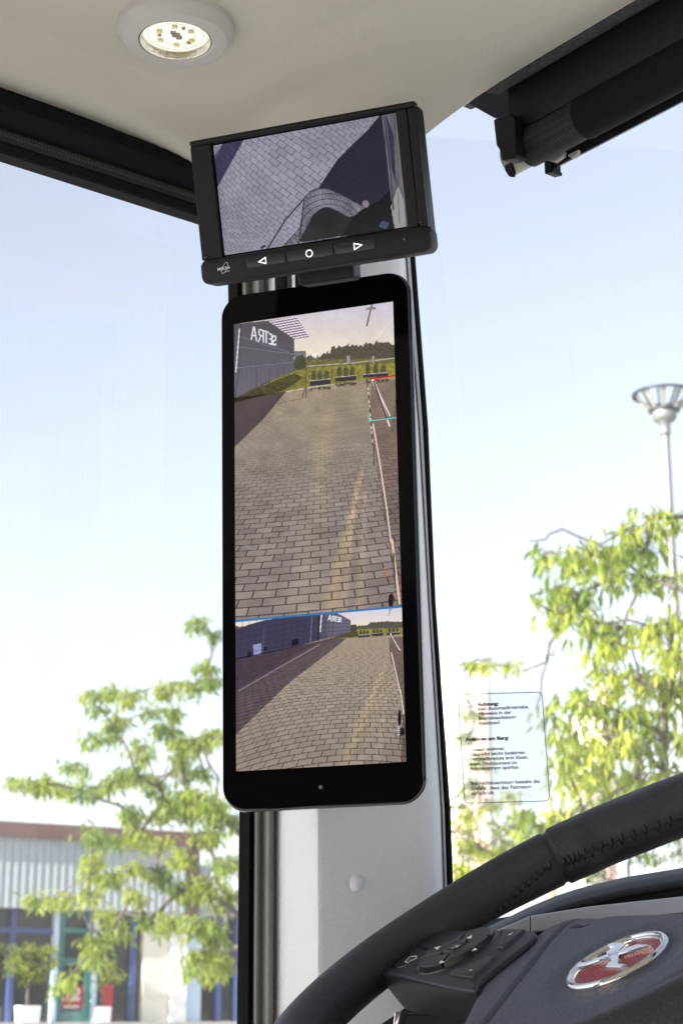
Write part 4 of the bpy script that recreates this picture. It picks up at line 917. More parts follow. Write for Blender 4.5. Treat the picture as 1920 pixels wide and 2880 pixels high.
for i, (a, b) in enumerate(mkp):
    f2 = Frame(frs.p(a, b, kp+0.0024), frs.ex, frs.ey); m_ = MB(); m_.box(f2, -0.0018, 0.0018, -0.0004, 0.0004, 0, 0.0002)
    if i == 0: m_.box(f2, -0.0004, 0.0004, -0.0018, 0.0018, 0.00001, 0.00025)
    m_.build('plus_mark' if i == 0 else 'minus_mark', M_mark, pod)
# airbag cover as a smooth height field
ktop = -0.006
PO = [(2150, 2552), (1920, 2558), (1746, 2564), (1640, 2568), (1590, 2580), (1532, 2606), (1440, 2674), (1352, 2742), (1340, 2778), (1292, 2878), (1240, 2985), (1330, 3250), (2150, 3250)]
pol = np.array([frs.un(x, y, ktop) for x, y in PO]); lines = {'groove': np.array([frs.un(x, y, ktop) for x, y in ((1700, 2574), (1666, 2573), (1630, 2577), (1587, 2599), (1532, 2657), (1483, 2722), (1440, 2774), (1360, 2878), (1300, 2970))]),
     'fold': np.array([frs.un(x, y, ktop) for x, y in ((2000, 2675), (1920, 2722), (1800, 2790), (1676, 2861), (1560, 2930))])}
def dpoly(A, B, pts, closed):
    d = np.full(A.shape, 9.); n = len(pts)
    for i in range(n if closed else n-1):
        d = np.minimum(d, dseg(A, B, *pts[i], *pts[(i+1) % n]))
    return d
a0, a1, b0, b1 = pol[:, 0].min()-.008, pol[:, 0].max(), pol[:, 1].min()+0.03, pol[:, 1].max()+.008
NX, NY = 260, 220; AA, BB = np.meshgrid(np.linspace(a0, a1, NX), np.linspace(b0, b1, NY))
ins = inpoly(AA, BB, [tuple(p) for p in pol]); de = dpoly(AA, BB, pol, True); sd = np.where(ins, de, -de)
rr_ = 0.009; t = np.clip(1-sd/rr_, 0, 1); KK = ktop - 0.006*(1-np.sqrt(np.clip(1-t*t, 0, 1))) - np.where(sd < 0, (-sd)*7, 0)
dg_ = dpoly(AA, BB, lines['groove'], False); KK -= 0.0042*np.exp(-(dg_/0.0024)**2)
fold = lines['fold']; fd = (fold[3]-fold[1])/np.linalg.norm(fold[3]-fold[1]); fn = np.array([fd[1], -fd[0]])
below = (AA-fold[1][0])*fn[0] + (BB-fold[1][1])*fn[1]
hubc = np.array(frs.un(1734, 2701, ktop)); sgn = -1 if ((hubc-fold[1])@fn) > 0 else 1
KK -= 0.62*np.maximum(0, np.sqrt((below*sgn)**2+1e-5)*.5+below*sgn*.5)
rh = np.hypot(AA-hubc[0], BB-hubc[1]); KK -= 0.0060*(1-sst(0.034, 0.056, rh))
vs = [frs.p(a, b, k) for a, b, k in zip(AA.ravel(), BB.ravel(), KK.ravel())]
ok = (sd > -0.0055); fs = []
for i in range(NY-1):
    for j in range(NX-1):
        if ok[i, j] and ok[i+1, j] and ok[i, j+1] and ok[i+1, j+1]: fs.append((i*NX+j, i*NX+j+1, (i+1)*NX+j+1, (i+1)*NX+j))
used = sorted({i for f in fs for i in f}); mp = {o: n for n, o in enumerate(used)}
pad = mesh('airbag_cover', [vs[i] for i in used], [tuple(mp[i] for i in f) for f in fs], M_pad, sw, smooth=True)
pts = [frs.p(*K2(x, y, ktop), ktop+0.0001) for x, y in ((520, 425), (600, 398), (640, 410), (560, 425), (640, 418), (710, 392))]
m_ = MB(); m_.tube(pts, 0.0004, 5); m_.build('embossed_mark', M_stitch, pad)
# emblem
ke = ktop-0.0058; hc = frs.un(1734, 2701, ke+0.002); fe = Frame(frs.p(hc[0], hc[1], ke), frs.ex, frs.ey); re = 0.0352
em = thing('dummy', (0, 0, 0), 'x', 'x'); bpy.data.objects.remove(em)
M_red = pm('red_enamel', (0.32, 0.004, 0.012), 0.35, spec=0.3, coat=0.12)
nt = M_red.node_tree; tc = nt.nodes.new('ShaderNodeNewGeometry'); sb2 = nt.nodes.new('ShaderNodeVectorMath'); sb2.operation = 'DISTANCE'; sb2.inputs[1].default_value = fe.p(0.004, -0.002)
sn = nt.nodes.new('ShaderNodeMath'); sn.operation = 'MULTIPLY'; sn.inputs[1].default_value = 2*math.pi/0.0021; si = nt.nodes.new('ShaderNodeMath'); si.operation = 'SINE'
bp = nt.nodes.new('ShaderNodeBump'); bp.inputs['Strength'].default_value = 0.5; bp.inputs['Distance'].default_value = 0.0004
nt.links.new(tc.outputs['Position'], sb2.inputs[0]); nt.links.new(sb2.outputs['Value'], sn.inputs[0]); nt.links.new(sn.outputs[0], si.inputs[0]); nt.links.new(si.outputs[0], bp.inputs['Height']); nt.links.new(bp.outputs[0], nt.nodes['Principled BSDF'].inputs['Normal'])
m_ = MB(); m_.lathe(fe, [(0.0002, 0.0022), (re*0.4, 0.0020), (re*0.83, 0.0010)], 64, cap0=True); emb = m_.build('emblem', M_red, pad, smooth=True)
emb['label'] = 'round red enamel emblem with chrome ring'
m_ = MB(); m_.lathe(fe, [(re*1.0, -0.002), (re*1.0, 0.0018), (re*0.985, 0.0030), (re*0.94, 0.0042), (re*0.89, 0.0042), (re*0.87, 0.0032), (re*0.85, 0.0024), (re*0.835, 0.0026), (re*0.825, 0.0022), (re*0.82, 0.0008)], 96); m_.build('chrome_ring', M_chrome, emb, smooth=True)
def E2(x, y): 
    a, b = frs.un(1440+x*.3061, 2480+y*.3061, ke+0.0028); return (a-hc[0], b-hc[1])
for nm, pts in (('chrome_swoosh', [(578, 772), (640, 752), (690, 752), (850, 690), (980, 648), (1150, 588), (1285, 592), (1130, 642), (980, 684), (840, 728), (690, 778), (600, 795)]),
                ('chrome_stem', [(862, 600), (900, 578), (1000, 572), (1072, 580), (985, 650), (990, 690), (985, 765), (1055, 772), (1000, 802), (858, 798), (905, 745), (858, 662), (940, 610)])):
    m_ = MB(); prism(m_, fe, [E2(x, y) for x, y in pts], [(0.0007, 0.0042), (0.0003, 0.0038), (0, 0.0010)]); m_.build(nm, M_chrome, emb, auto=30)
# column behind the wheel
m_ = MB(); m_.lathe(frs, [(0.05, -0.02), (0.055, -0.06), (0.05, -0.16)], 24, cap0=True, cap1=True); m_.build('hub', M_blackpl, sw, smooth=True)

# ------------------------------------------------------------------ dashboard
db = thing('dashboard', at_y(1700, 3000, 1.5), 'black leather dashboard hood with silver trim strip behind the wheel', 'dashboard')
cols = [(1300, 2640), (1395, 2596), (1480, 2554), (1560, 2520), (1633, 2496), (1750, 2468), (1920, 2440), (2050, 2426)]
m_ = MB(); prof = [(0, 1.57), (0, 1.56), (4, 1.545), (16, 1.52), (34, 1.505), (48, 1.50), (58, 1.505), (64, 1.53), (150, 1.50)]
for dx, yv in prof:
    for x, y in cols: m_.v.append(at_y(x, y+dx, yv))
W = len(cols); m_.f = [(i*W+j, i*W+j+1, (i+1)*W+j+1, (i+1)*W+j) for i in range(len(prof)-1) for j in range(W-1)]
m_.build('hood', M_dash, db, smooth=True)
def trim(name, x0, x1, mat):
    m2 = MB(); tp = lambda x: float(np.interp(x, [1380, 1440, 1487, 1654, 1920, 2050], [2622, 2598, 2577, 2550, 2521, 2508]))
    xs_ = [x0+(x1-x0)*i/10 for i in range(11)]
    rowsT = [(0, 1.46), (0, 1.425), (1.5, 1.421), (5, 1.42), (44, 1.412), (48, 1.415), (48, 1.44)]
    for d, yv in rowsT:
        for x in xs_: m2.v.append(at_y(x, tp(x)+d, yv))
    m2.f = [(i*11+j, i*11+j+1, (i+1)*11+j+1, (i+1)*11+j) for i in range(len(rowsT)-1) for j in range(10)]
    return m2.build(name, mat, db, auto=40)
trim('silver_trim', 1380, 1488.5, M_silver); trim('silver_trim', 1491.5, 2050, M_silver)
m_ = MB(); m_.add([at_y(x, y, yv) for x, y, yv in ((1060, 2760, 1.46), (2050, 2556, 1.46), (2050, 3100, 1.40), (1020, 3100, 1.40))], [(0, 1, 2, 3)]); m_.build('cluster_face', M_dash, db)
m_ = MB(); m_.loft([[at_y(x, y, yv) for x, y in ((1110, 2845), (1128, 2845), (1119, 2900), (1103, 2900))] for yv in (1.36, 1.38)]); m_.build('chrome_frame', M_chrome, db, bevel=0.0008)
m_ = MB(); m_.loft([[at_y(x, y, yv) for x, y in ((1136, 2850), (1420, 2850), (1420, 2960), (1124, 2960))] for yv in (1.37, 1.40)]); m_.build('gauge_panel', M_pod, db, bevel=0.002)
m_ = MB(); m_.add([at_y(x, y, yv) for x, y, yv in ((1300, 2600, 1.60), (2050, 2470, 1.60), (2050, 2700, 1.50), (1060, 2800, 1.50))], [(0, 1, 2, 3)]); m_.build('cluster_back', M_dash, db)
m_ = MB(); m_.add([bus(a, b, z) for z in (-1.85, -0.80) for b in (0.0, 1.7) for a in (-0.34, -0.12)], [(0,2,3,1), (4,5,7,6), (0,1,5,4), (2,6,7,3), (0,4,6,2), (1,3,7,5)]); m_.build('lower_panel', M_dash, db)
m_ = MB(); m_.add([bus(a, b, z) for z in (-1.85, -0.80) for b in (-0.09, 0.0) for a in (-0.22, 0.0)], [(0,2,3,1), (4,5,7,6), (0,1,5,4), (2,6,7,3), (0,4,6,2), (1,3,7,5)]); m_.build('side_panel', M_dash, db)

# ------------------------------------------------------------------ outside: ground
M_ground = pm('pale_paving', (0.40, 0.38, 0.35), 0.85, bump=('noise', 3, 0.4, 0.02), var=(0.5, 0.12))
m_ = MB(); m_.add([(-1500, -1500, 0), (1500, -1500, 0), (1500, 1500, 0), (-1500, 1500, 0)], [(0, 1, 2, 3)]); tag(m_.build('ground', M_ground, origin=(0, 0, 0)), kind='structure')

# ------------------------------------------------------------------ showroom building on the left
fe_dir = Vector((0.848, 0.53, 0)).normalized()
frf = Frame(at_y(0, 2850, 34.0), fe_dir, Vector((0, 0, 1)))
def B(x, y): return frf.un(x*.4464, 2240+y*.4464)
M_par = pm('brown_red_metal', (0.13, 0.075, 0.062), 0.5, var=(0.6, 0.08)); M_fas = pm('pale_corrugated_metal', (0.30, 0.34, 0.37), 0.5, var=(0.4, 0.05))
M_blue = pm('blue_frame', (0.04, 0.07, 0.20), 0.45); M_teal = pm('teal_frame', (0.035, 0.16, 0.15), 0.45); M_ice = pm('pale_blue_frame', (0.50, 0.62, 0.74), 0.45)
M_pane = pm('dark_window_glass', (0.020, 0.024, 0.022), 0.04, spec=0.6); M_cream = pm('cream_column', (0.66, 0.64, 0.56), 0.6, var=(1, 0.05)); M_white = pm('white_paint', (0.74, 0.75, 0.76), 0.5)
M_red2 = pm('red_panel', (0.52, 0.015, 0.02), 0.5); M_conc = pm('concrete', (0.38, 0.37, 0.35), 0.85, var=(2, 0.12))
gz = -CZ + (CZ + frf.o.z - frf.o.z)                                   # ground in facade height: frf.o.z is eye-level point
g0 = -frf.o.z
bd = thing('showroom_building', frf.p(6, g0), 'low showroom building with pale corrugated fascia and brown roof edge', 'building')
xl, xr = -14.0, B(1285, 900)[0]
z_f0 = B(0, 706)[1]; z_f1 = B(0, 264)[1]; z_r1 = B(0, 173)[1]; zled = B(0, 1424)[1]
def fbox(name, a0, a1, b0, b1, k0, k1, mat, par, **k): m2 = MB(); m2.box(frf, a0, a1, b0, b1, k0, k1); return m2.build(name, mat, par, **k)
fbox('plinth', xl, xr+4, g0, zled, -8, 0.55, M_conc, bd)
fbox('roof_edge', xl, xr, z_f1, z_r1, -8, 0.55, M_par, bd)
xf = B(1112, 600)[0]
m_ = MB(); n = int((xf-xl)/0.16); ring = []
for i in range(n):
    a = xl+(xf-xl)*i/n; st_ = (xf-xl)/n
    ring += [(a, 0.40), (a+st_*.35, 0.40), (a+st_*.5, 0.41), (a+st_*.85, 0.41)]
ring.append((xf, 0.40)); W = len(ring); m_.v = [frf.p(a, z, k) for z in (z_f0, z_f1+0.001) for a, k in ring]; m_.f = [(j, j+1, W+j+1, W+j) for j in range(W-1)]
m_.build('fascia', M_fas, bd)
fbox('soffit', xl, xf, z_f0, z_f0+0.06, -0.3, 0.39, M_fas, bd)
fbox('corner_panel', xf+0.01, B(1205, 500)[0], B(1200, 760)[1], z_f1-0.002, -0.6, 0.36, M_par, bd)
fbox('end_fascia', B(1207, 500)[0], xr-0.02, B(1200, 760)[1], z_f1-0.35, -0.9, 0.30, M_fas, bd)
fbox('side_block', xr+0.01, xr+4, g0+.01, z_f0+0.3, -6, -1.2, M_cream, bd)
fbox('back_wall', xl, xr+1, zled-0.01, z_f0+0.1, -3.2, -3.0, M_dark, bd)
# panes between the mullions
mull = [(-230, M_blue), (85, M_blue), (345, M_ice), (600, M_ice), (840, M_blue), (1250, M_ice), (1375, M_blue), (1490, M_blue)]
edges = [B(x, 720)[0] for x, _ in mull]
edges[1] = B(66, 1060)[0]; edges[2] = B(338, 1060)[0]; edges[3] = B(588, 1060)[0]; edges[4] = B(830, 1060)[0]
for i in range(len(edges)-1):
    w = fbox('window', edges[i]+0.05, edges[i+1]-0.05, zled+0.02, z_f0-0.01, -0.06, -0.04, M_pane, bd)
for i, (e, (x, mt)) in enumerate(zip(edges, mull)): fbox('mullion', e-0.05, e+0.05, zled+0.001, z_f0-0.005, -0.10, 0.10, mt, bd)
zt = B(150, 847)[1]
for i in (0, 1, 3): fbox('transom', edges[i]+0.051, edges[i+1]-0.051, zt-0.05, zt+0.05, -0.07, 0.07, M_blue, bd)
dr = thing('tmp', (0, 0, 0), 'x', 'x'); bpy.data.objects.remove(dr)
da, dbb = edges[2]+0.052, edges[3]-0.052
door = fbox('door', da, dbb, zled+0.003, B(450, 1345)[1], -0.02, 0.05, M_teal, bd)
fbox('door_rail', da, dbb, B(450, 1062)[1], B(450, 1018)[1], -0.02, 0.06, M_teal, door); fbox('door_rail', da, dbb, B(450, 862)[1], B(450, 830)[1], -0.02, 0.06, M_teal, door); fbox('door_rail', da, dbb, B(450, 742)[1], B(450, 712)[1], -0.02, 0.06, M_teal, door)
for s in (0, 1):
    aa = da if s == 0 else dbb-0.13
    fbox('door_stile', aa, aa+0.13, zled+0.004, B(450, 710)[1], -0.03, 0.065, M_teal, door)
pa0, pa1 = B(372, 1200)[0], B(534, 1200)[0]
po_ = fbox('poster', pa0, pa1, B(450, 1338)[1], B(450, 1190)[1], -0.035, -0.02, M_red2, bd)
fp = Frame(frf.p(0, 0, -0.019), frf.ex, frf.ey); lz_ = B(450, 1285)[1]
text_part('poster_lettering', 'SETRA', fp, pa1-0.08, lz_, 0.32, M_white, po_, 0.002, bold=0.01, mirror=True, sx=0.62)
fbox('poster_band', pa0+0.12, pa1-0.1, B(450, 1332)[1], B(450, 1318)[1], -0.0195, -0.015, M_white, po_)
fbox('red_sign', B(648, 1200)[0], B(716, 1200)[0], zled+0.02, B(680, 1185)[1], -0.9, -0.8, M_red2, bd) if False else fbox('red_sign', B(640, 1200)[0], B(716, 1200)[0], zled+0.02, B(680, 1185)[1], -0.038, -0.02, M_red2, bd)
fbox('cream_column', B(885, 1100)[0], B(1040, 1100)[0], zled+0.002, z_f0-0.004, -0.30, 0.14, M_cream, bd)
fbox('white_column', B(1048, 1100)[0], B(1150, 1100)[0], zled+0.002, z_f0-0.004, -0.30, 0.20, M_white, bd)
fbox('blue_column', B(1156, 1100)[0], B(1248, 1100)[0], zled+0.002, z_f0-0.004, -0.30, 0.12, M_ice, bd)

# ------------------------------------------------------------------ foliage
def leaf_mat(name, c0, c1, trans):
    m = bpy.data.materials.new(name); m.use_nodes = True; nt = m.node_tree; b = nt.nodes['Principled BSDF']; out = nt.nodes['Material Output']
    at = nt.nodes.new('ShaderNodeAttribute'); at.attribute_name = 'tint'
    mx = nt.nodes.new('ShaderNodeMix'); mx.data_type = 'RGBA'; mx.inputs['A'].default_value = (*c0, 1); mx.inputs['B'].default_value = (*c1, 1)
    nt.links.new(at.outputs['Fac'], mx.inputs['Factor']); nt.links.new(mx.outputs['Result'], b.inputs['Base Color']); b.inputs['Roughness'].default_value = 0.5
    tl = nt.nodes.new('ShaderNodeBsdfTranslucent'); hs_ = nt.nodes.new('ShaderNodeHueSaturation'); hs_.inputs['Value'].default_value = 1.6; hs_.inputs['Saturation'].default_value = 1.05
    nt.links.new(mx.outputs['Result'], hs_.inputs['Color']); nt.links.new(hs_.outputs[0], tl.inputs[0])
    ms = nt.nodes.new('ShaderNodeMixShader'); ms.inputs[0].default_value = trans; nt.links.new(b.outputs[0], ms.inputs[1]); nt.links.new(tl.outputs[0], ms.inputs[2]); nt.links.new(ms.outputs[0], out.inputs[0])
    return m
M_leafR = leaf_mat('cherry_leaf', (0.13, 0.20, 0.02), (0.42, 0.46, 0.06), 0.55); M_leafL = leaf_mat('pale_green_leaf', (0.12, 0.19, 0.03), (0.32, 0.37, 0.06), 0.55)
M_bark = pm('grey_bark', (0.10, 0.085, 0.075), 0.85, bump=('noise', 40, 0.6, 0.01), var=(8, 0.25))
TW = []
def foliage(name, blobs, L, mat, parent, dens=1.0, droop=0.75, seed=1):
    """blobs: (centre Vector, radius m, count)"""
    r_ = random.Random(seed); vs = []; fs = []; tint = []
    for c, rad, cnt in blobs:
        ctint = r_.uniform(0.1, 0.75)
        nspray = max(3, int(cnt/6))
        sprays = []
        for _ in range(nspray):
            while True:
                q = Vector((r_.uniform(-1, 1), r_.uniform(-1, 1), r_.uniform(-1, 1)))
                if q.length < 1: break
            sprays.append(c + Vector((q.x*rad, q.y*rad, q.z*rad*0.62))*1.12)
        TW.extend((c, q_) for q_ in sprays)
        for i in range(int(cnt*dens)):
            s0 = sprays[i % nspray].lerp(c, r_.random()**2*.6); yaw = r_.uniform(0, 2*math.pi); el = -abs(r_.gauss(droop, 0.35)); l = L*r_.uniform(0.5, 1.3); w = l*r_.uniform(0.24, 0.34)
            d = Vector((math.cos(yaw)*math.cos(el), math.sin(yaw)*math.cos(el), math.sin(el))); s = Vector((-math.sin(yaw), math.cos(yaw), 0)); s = (s + d.cross(s)*r_.uniform(-.8, .8)).normalized(); n_ = d.cross(s)
            base = s0 + Vector((r_.gauss(0, 1), r_.gauss(0, 1), r_.gauss(0, .7)))*L*0.5; b = len(vs); cv = r_.uniform(.03, .16)*l
            vs += [base, base+d*l*.35+s*w*.5-n_*w*.12, base+d*l*.35-s*w*.5-n_*w*.12, base+d*l*.4+n_*cv*.4, base+d*l*.72+s*w*.33-n_*(w*.08-cv*-.2), base+d*l*.72-s*w*.33-n_*(w*.08-cv*-.2), base+d*l-n_*cv+Vector((0, 0, -cv))]
            fs += [(b, b+1, b+3), (b, b+3, b+2), (b+3, b+1, b+4), (b+3, b+4, b+6), (b+3, b+6, b+5), (b+3, b+5, b+2)]
            tint += [min(1, max(0, ctint+r_.uniform(-.3, .35)))]*7
    tw = MB()
    for a_, b_ in TW: tw.tube([a_, a_.lerp(b_, .55)+Vector((0, 0, (b_-a_).length*.10)), b_], [L*.055, L*.04, L*.02], 3, False)
    TW.clear()
    tw.build('twigs', M_bark, parent)['kind'] = 'stuff'
    og = ORG[parent.name]; me = bpy.data.meshes.new(name); me.from_pydata([v-og for v in vs], [], fs); me.update()
    at = me.attributes.new('tint', 'FLOAT', 'POINT'); at.data.foreach_set('value', tint); me.materials.append(mat)
    o = bpy.data.objects.new(name, me); sc.collection.objects.link(o); o.parent = parent; ORG[o.name] = og; o['kind'] = 'stuff'
    return o, len(vs)//7
def limbs(name, trunk, nodes, parent, r0, rtip, mat, seed=2):
    """connect each clump to the nearest node nearer to the trunk; one mesh per main limb chain"""
    r_ = random.Random(seed); pts = [Vector(p) for p in trunk]; nt_ = len(pts); par = [max(0, i-1) for i in range(nt_)]
    tp = lambda p: min((p-q).length for q in trunk)
    for p in sorted(nodes, key=tp):
        best = min(range(len(pts)), key=lambda i: (pts[i]-p).length*1.0 + (0.0 if tp(pts[i]) <= tp(p)+1e-6 else 99) + 0.25*max(0, pts[i].z-p.z))
        par.append(best); pts.append(Vector(p))
    kids = [0]*len(pts)
    for i in range(len(pts)-1, 0, -1): kids[par[i]] += kids[i]+1
    rad = lambda i: min(r0, rtip*(1+kids[i])**0.5)
    m2 = MB()
    for i in range(1, len(pts)):
        a, b = pts[par[i]], pts[i]; ln = (b-a).length
        if i < nt_: m2.tube([a, b], [r0*(1-.25*(i-1)/nt_), r0*(1-.25*i/nt_)], 8); continue
        off = lambda: Vector((r_.uniform(-1, 1), r_.uniform(-1, 1), r_.uniform(-.4, 1)))*ln*.09
        c1, c2 = a.lerp(b, .33)+off(), a.lerp(b, .66)+off()
        ra_, rb_ = rad(par[i])*.8, rad(i); m2.tube([a, c1, c2, b], [ra_, ra_*.75+rb_*.25, ra_*.4+rb_*.6, rb_], 6)
    return m2.build(name, mat, parent, smooth=True)
def to3(bl, sx, ox, oy, depth, jit, seed, dens):
    r_ = random.Random(seed); out = []
    for x, y, r in bl:
        d = depth + r_.uniform(-jit, jit); p = at_y(ox+x*sx, oy+y*sx, d); rm = r*sx/FPX*d; out.append((p, rm, int(dens*(r*sx)**1.25)))
    return out
# left tree, trunk hidden behind the pillar
L6 = [(1250,240,70),(1345,320,45),(1310,530,70),(1225,650,75),(1330,620,65),(700,700,80),(800,715,70),(590,705,60),(870,690,50),(1050,680,70),(1090,640,45),(610,785,45),(740,870,75),(720,930,60),(960,810,50),(1100,820,60),(610,975,60),(550,985,30),(1040,925,85),(900,1030,75),(900,1090,55),(1140,1010,90),(1250,1000,90),(1330,960,75),(1130,1110,70),(470,1150,55),(535,1190,30),(110,1245,45),(180,1255,65),(280,1270,75),(370,1270,60),(430,1310,60),(520,1310,55),(620,1290,60),(700,1260,60),(770,1215,75),(850,1190,50),(930,1250,75),(1000,1270,60),(1150,1190,70),(1290,1200,70),(820,1440,65),(1050,1380,100),(1160,1340,70),(1250,1350,100),(1350,1400,90)]
L3 = [(830,140,80),(1000,120,75),(1200,80,100),(1350,60,95),(600,240,85),(720,260,75),(880,240,90),(1000,300,85),(1150,380,90),(1300,250,110),(1420,150,95),(620,400,85),(560,480,75),(700,500,75),(850,450,85),(1000,480,90),(560,620,60),(430,640,70),(330,650,65),(230,645,50),(700,740,75),(830,620,75),(1150,600,110),(1300,560,115),(1430,420,110),(1430,650,110),(940,780,75),(1080,800,90),(1250,800,115),(1380,850,110),(700,860,60),(590,930,70),(570,1020,70),(660,900,50),(1300,980,100),(1400,1050,100),(1200,1080,45),(1330,1110,55),(780,850,50),(430,1150,60),(400,1190,50)]
tl = thing('tree', at_y(745, 3100, 15.0)*1, 'broad pale green tree with drooping leaves left of the pillar', 'tree', 'trees outside the coach')
blobsL = to3(L6, .4464, 0, 1640, 15, 0.9, 5, 1.0) + to3(L3, .4464, 0, 2240, 15, 1.0, 6, 1.0)
trk = [Vector((at_y(745, 2600, 15).x, 15, 0)), Vector((at_y(745, 2600, 15).x, 15, 1.2)), at_y(742, 2620, 15), at_y(736, 2400, 15), at_y(728, 2150, 15), at_y(720, 1900, 15)]
tl.location = trk[0]; ORG[tl.name] = trk[0].copy()
m_ = MB(); m_.tube(trk, [.12, .11, .09, .075, .05, .03], 10); m_.build('trunk', M_bark, tl, smooth=True)
limbs('branch', trk, [b[0] for b in blobsL], tl, .03, .0052, M_bark)
o, n = foliage('crown', blobsL, 0.088, M_leafL, tl, 1.35, 0.8, 11); print('left leaves', n)
# right tree
RT = [(1490,1190,42),(1545,1195,38),(1440,1215,30),(1400,1270,52),(1350,1275,52),(1480,1265,50),(1295,1290,40),(1250,1270,26),(1275,1355,52),(1335,1365,55),(1400,1330,45),(1285,1415,42),(1350,1425,52),(1430,1440,52),(1400,1480,50),(1500,1440,52),(1545,1500,55),(1320,1600,40),(1400,1560,60),(1470,1560,60),(1540,1580,55),(1350,1625,45),(1430,1640,55),(1500,1640,55),(1400,1700,55),(1450,1720,60),(1530,1700,60),(1345,1720,52),(1300,1745,42),(1380,1780,55),(1460,1790,58),(1530,1775,50),(1310,1800,42),(1340,1860,42),(1290,1870,34),(1245,1900,32),(1400,1830,45),(1340,1915,36),(1290,1680,30),(1270,1640,26),(1210,1960,30),(1490,1330,40),(1550,1330,40),(1550,1430,40)]
depthR = 9.0
tr_ = thing('tree', (0, 0, 0), 'cherry tree with long yellow green leaves in front of the street lamp', 'tree', 'trees outside the coach')
blobsR = to3(RT, 1.2245, 0, 0, depthR, 0.55, 8, 0.62)
trk = [Vector((at_y(1990, 2600, 9).x, 9, 0)), Vector((at_y(1990, 2600, 9).x, 9, 1.2)), at_y(1985, 2400, 9), at_y(1975, 2000, 9), at_y(1965, 1700, 9), at_y(1950, 1450, 9)]
tr_.location = trk[0]; ORG[tr_.name] = trk[0].copy()
m_ = MB(); m_.tube(trk, [.10, .09, .075, .06, .045, .025], 10); m_.build('trunk', M_bark, tr_, smooth=True)
bare = [at_y(x*1.2245, y*1.2245, 9.0+dz) for x, y, dz in ((1215, 1243, .1), (1250, 1240, .1), (1290, 1215, .2), (1230, 1388, -.1), (1255, 1520, 0), (1200, 1540, .1), (1270, 1500, -.2), (1230, 1630, .1))]
limbs('branch', trk, [b[0] for b in blobsR]+bare, tr_, .035, .0042, M_bark, 3)
o, n = foliage('crown', blobsR, 0.088, M_leafR, tr_, 0.75, 0.95, 12); print('right leaves', n)
# small far sprig seen above the sticker and a background tree behind the sticker
t3 = thing('tree', (0, 0, 0), 'hazy distant tree seen through the glass beside the warning sticker', 'tree', 'trees outside the coach')
RB = [(1075, 1525, 14), (1100, 1527, 16), (1130, 1528, 12), (1165, 1528, 16), (1185, 1530, 10), (1085, 1640, 26), (1075, 1690, 26), (1100, 1745, 30), (1080, 1800, 32), (1120, 1850, 30), (1070, 1880, 34), (1065, 1940, 34), (1110, 1950, 30), (1150, 1960, 26), (1180, 1900, 22), (1060, 2000, 30), (1100, 2010, 26), (1170, 1830, 22), (1200, 1870, 26)]
blobsB = to3(RB, 1.2245, 0, 0, 19, 0.8, 9, 1.1)
trk = [Vector((at_y(1215, 2500, 19).x, 19.6, 0)), Vector((at_y(1215, 2500, 19).x, 19.6, 1.5)), at_y(1215, 2300, 19.6), at_y(1225, 2100, 19.6)]
t3.location = trk[0]; ORG[t3.name] = trk[0].copy()
m_ = MB(); m_.tube(trk, [.12, .10, .08, .05], 8); m_.build('trunk', M_bark, t3, smooth=True)
limbs('branch', trk, [b[0] for b in blobsB], t3, .03, .006, M_bark, 4); foliage('crown', blobsB, 0.10, M_leafR, t3, 1.0, 0.8, 13)
# darker shrubs low behind the right tree
M_leafD = leaf_mat('dark_shrub_leaf', (0.05, 0.10, 0.02), (0.16, 0.22, 0.03), 0.45)
for lab, xs0, dep, seed in (('dark green shrub low behind the sticker and steering wheel', (1285, 1330, 1390, 1450, 1500), 24.0, 31), ('dark green shrub low behind the right tree above the dashboard', (1640, 1700, 1770, 1840, 1905), 22.0, 32)):
    r_s = random.Random(seed); bb = []
    for x in xs0:
        for k in range(4): bb.append((at_y(x+r_s.uniform(-25, 25), 2300+60*k+r_s.uniform(-30, 30), dep+r_s.uniform(-.5, .5)), r_s.uniform(.16, .26), 60))
    b0_ = Vector((at_y(sum(xs0)/5, 2500, dep).x, dep, 0)); sh_ = thing('shrub', b0_, lab, 'shrub', 'shrubs behind the windscreen')
    trk_ = [b0_, b0_+Vector((0, 0, 1.6)), Vector((b0_.x, dep, at_y(1500, 2520, dep).z))]
    m_ = MB(); m_.tube(trk_, [.09, .07, .05], 8); m_.build('trunk', M_bark, sh_, smooth=True)
    limbs('branch', trk_, [b[0] for b in bb], sh_, .03, .006, M_bark, seed); foliage('crown', bb, 0.11, M_leafD, sh_, 1.0, 0.5, seed)
# stake beside the right tree
m_ = MB(); p0 = at_y(1546, 2300, 8.6); m_.tube([Vector((p0.x, 8.6, 0)), at_y(1544, 2240, 8.6)], 0.016, 10)
tag(m_.build('tree_stake', pm('pale_wood', (0.42, 0.28, 0.16), 0.8, var=(12, 0.2))), 'thin pale wooden stake under the leaves right of the sticker', 'stake')

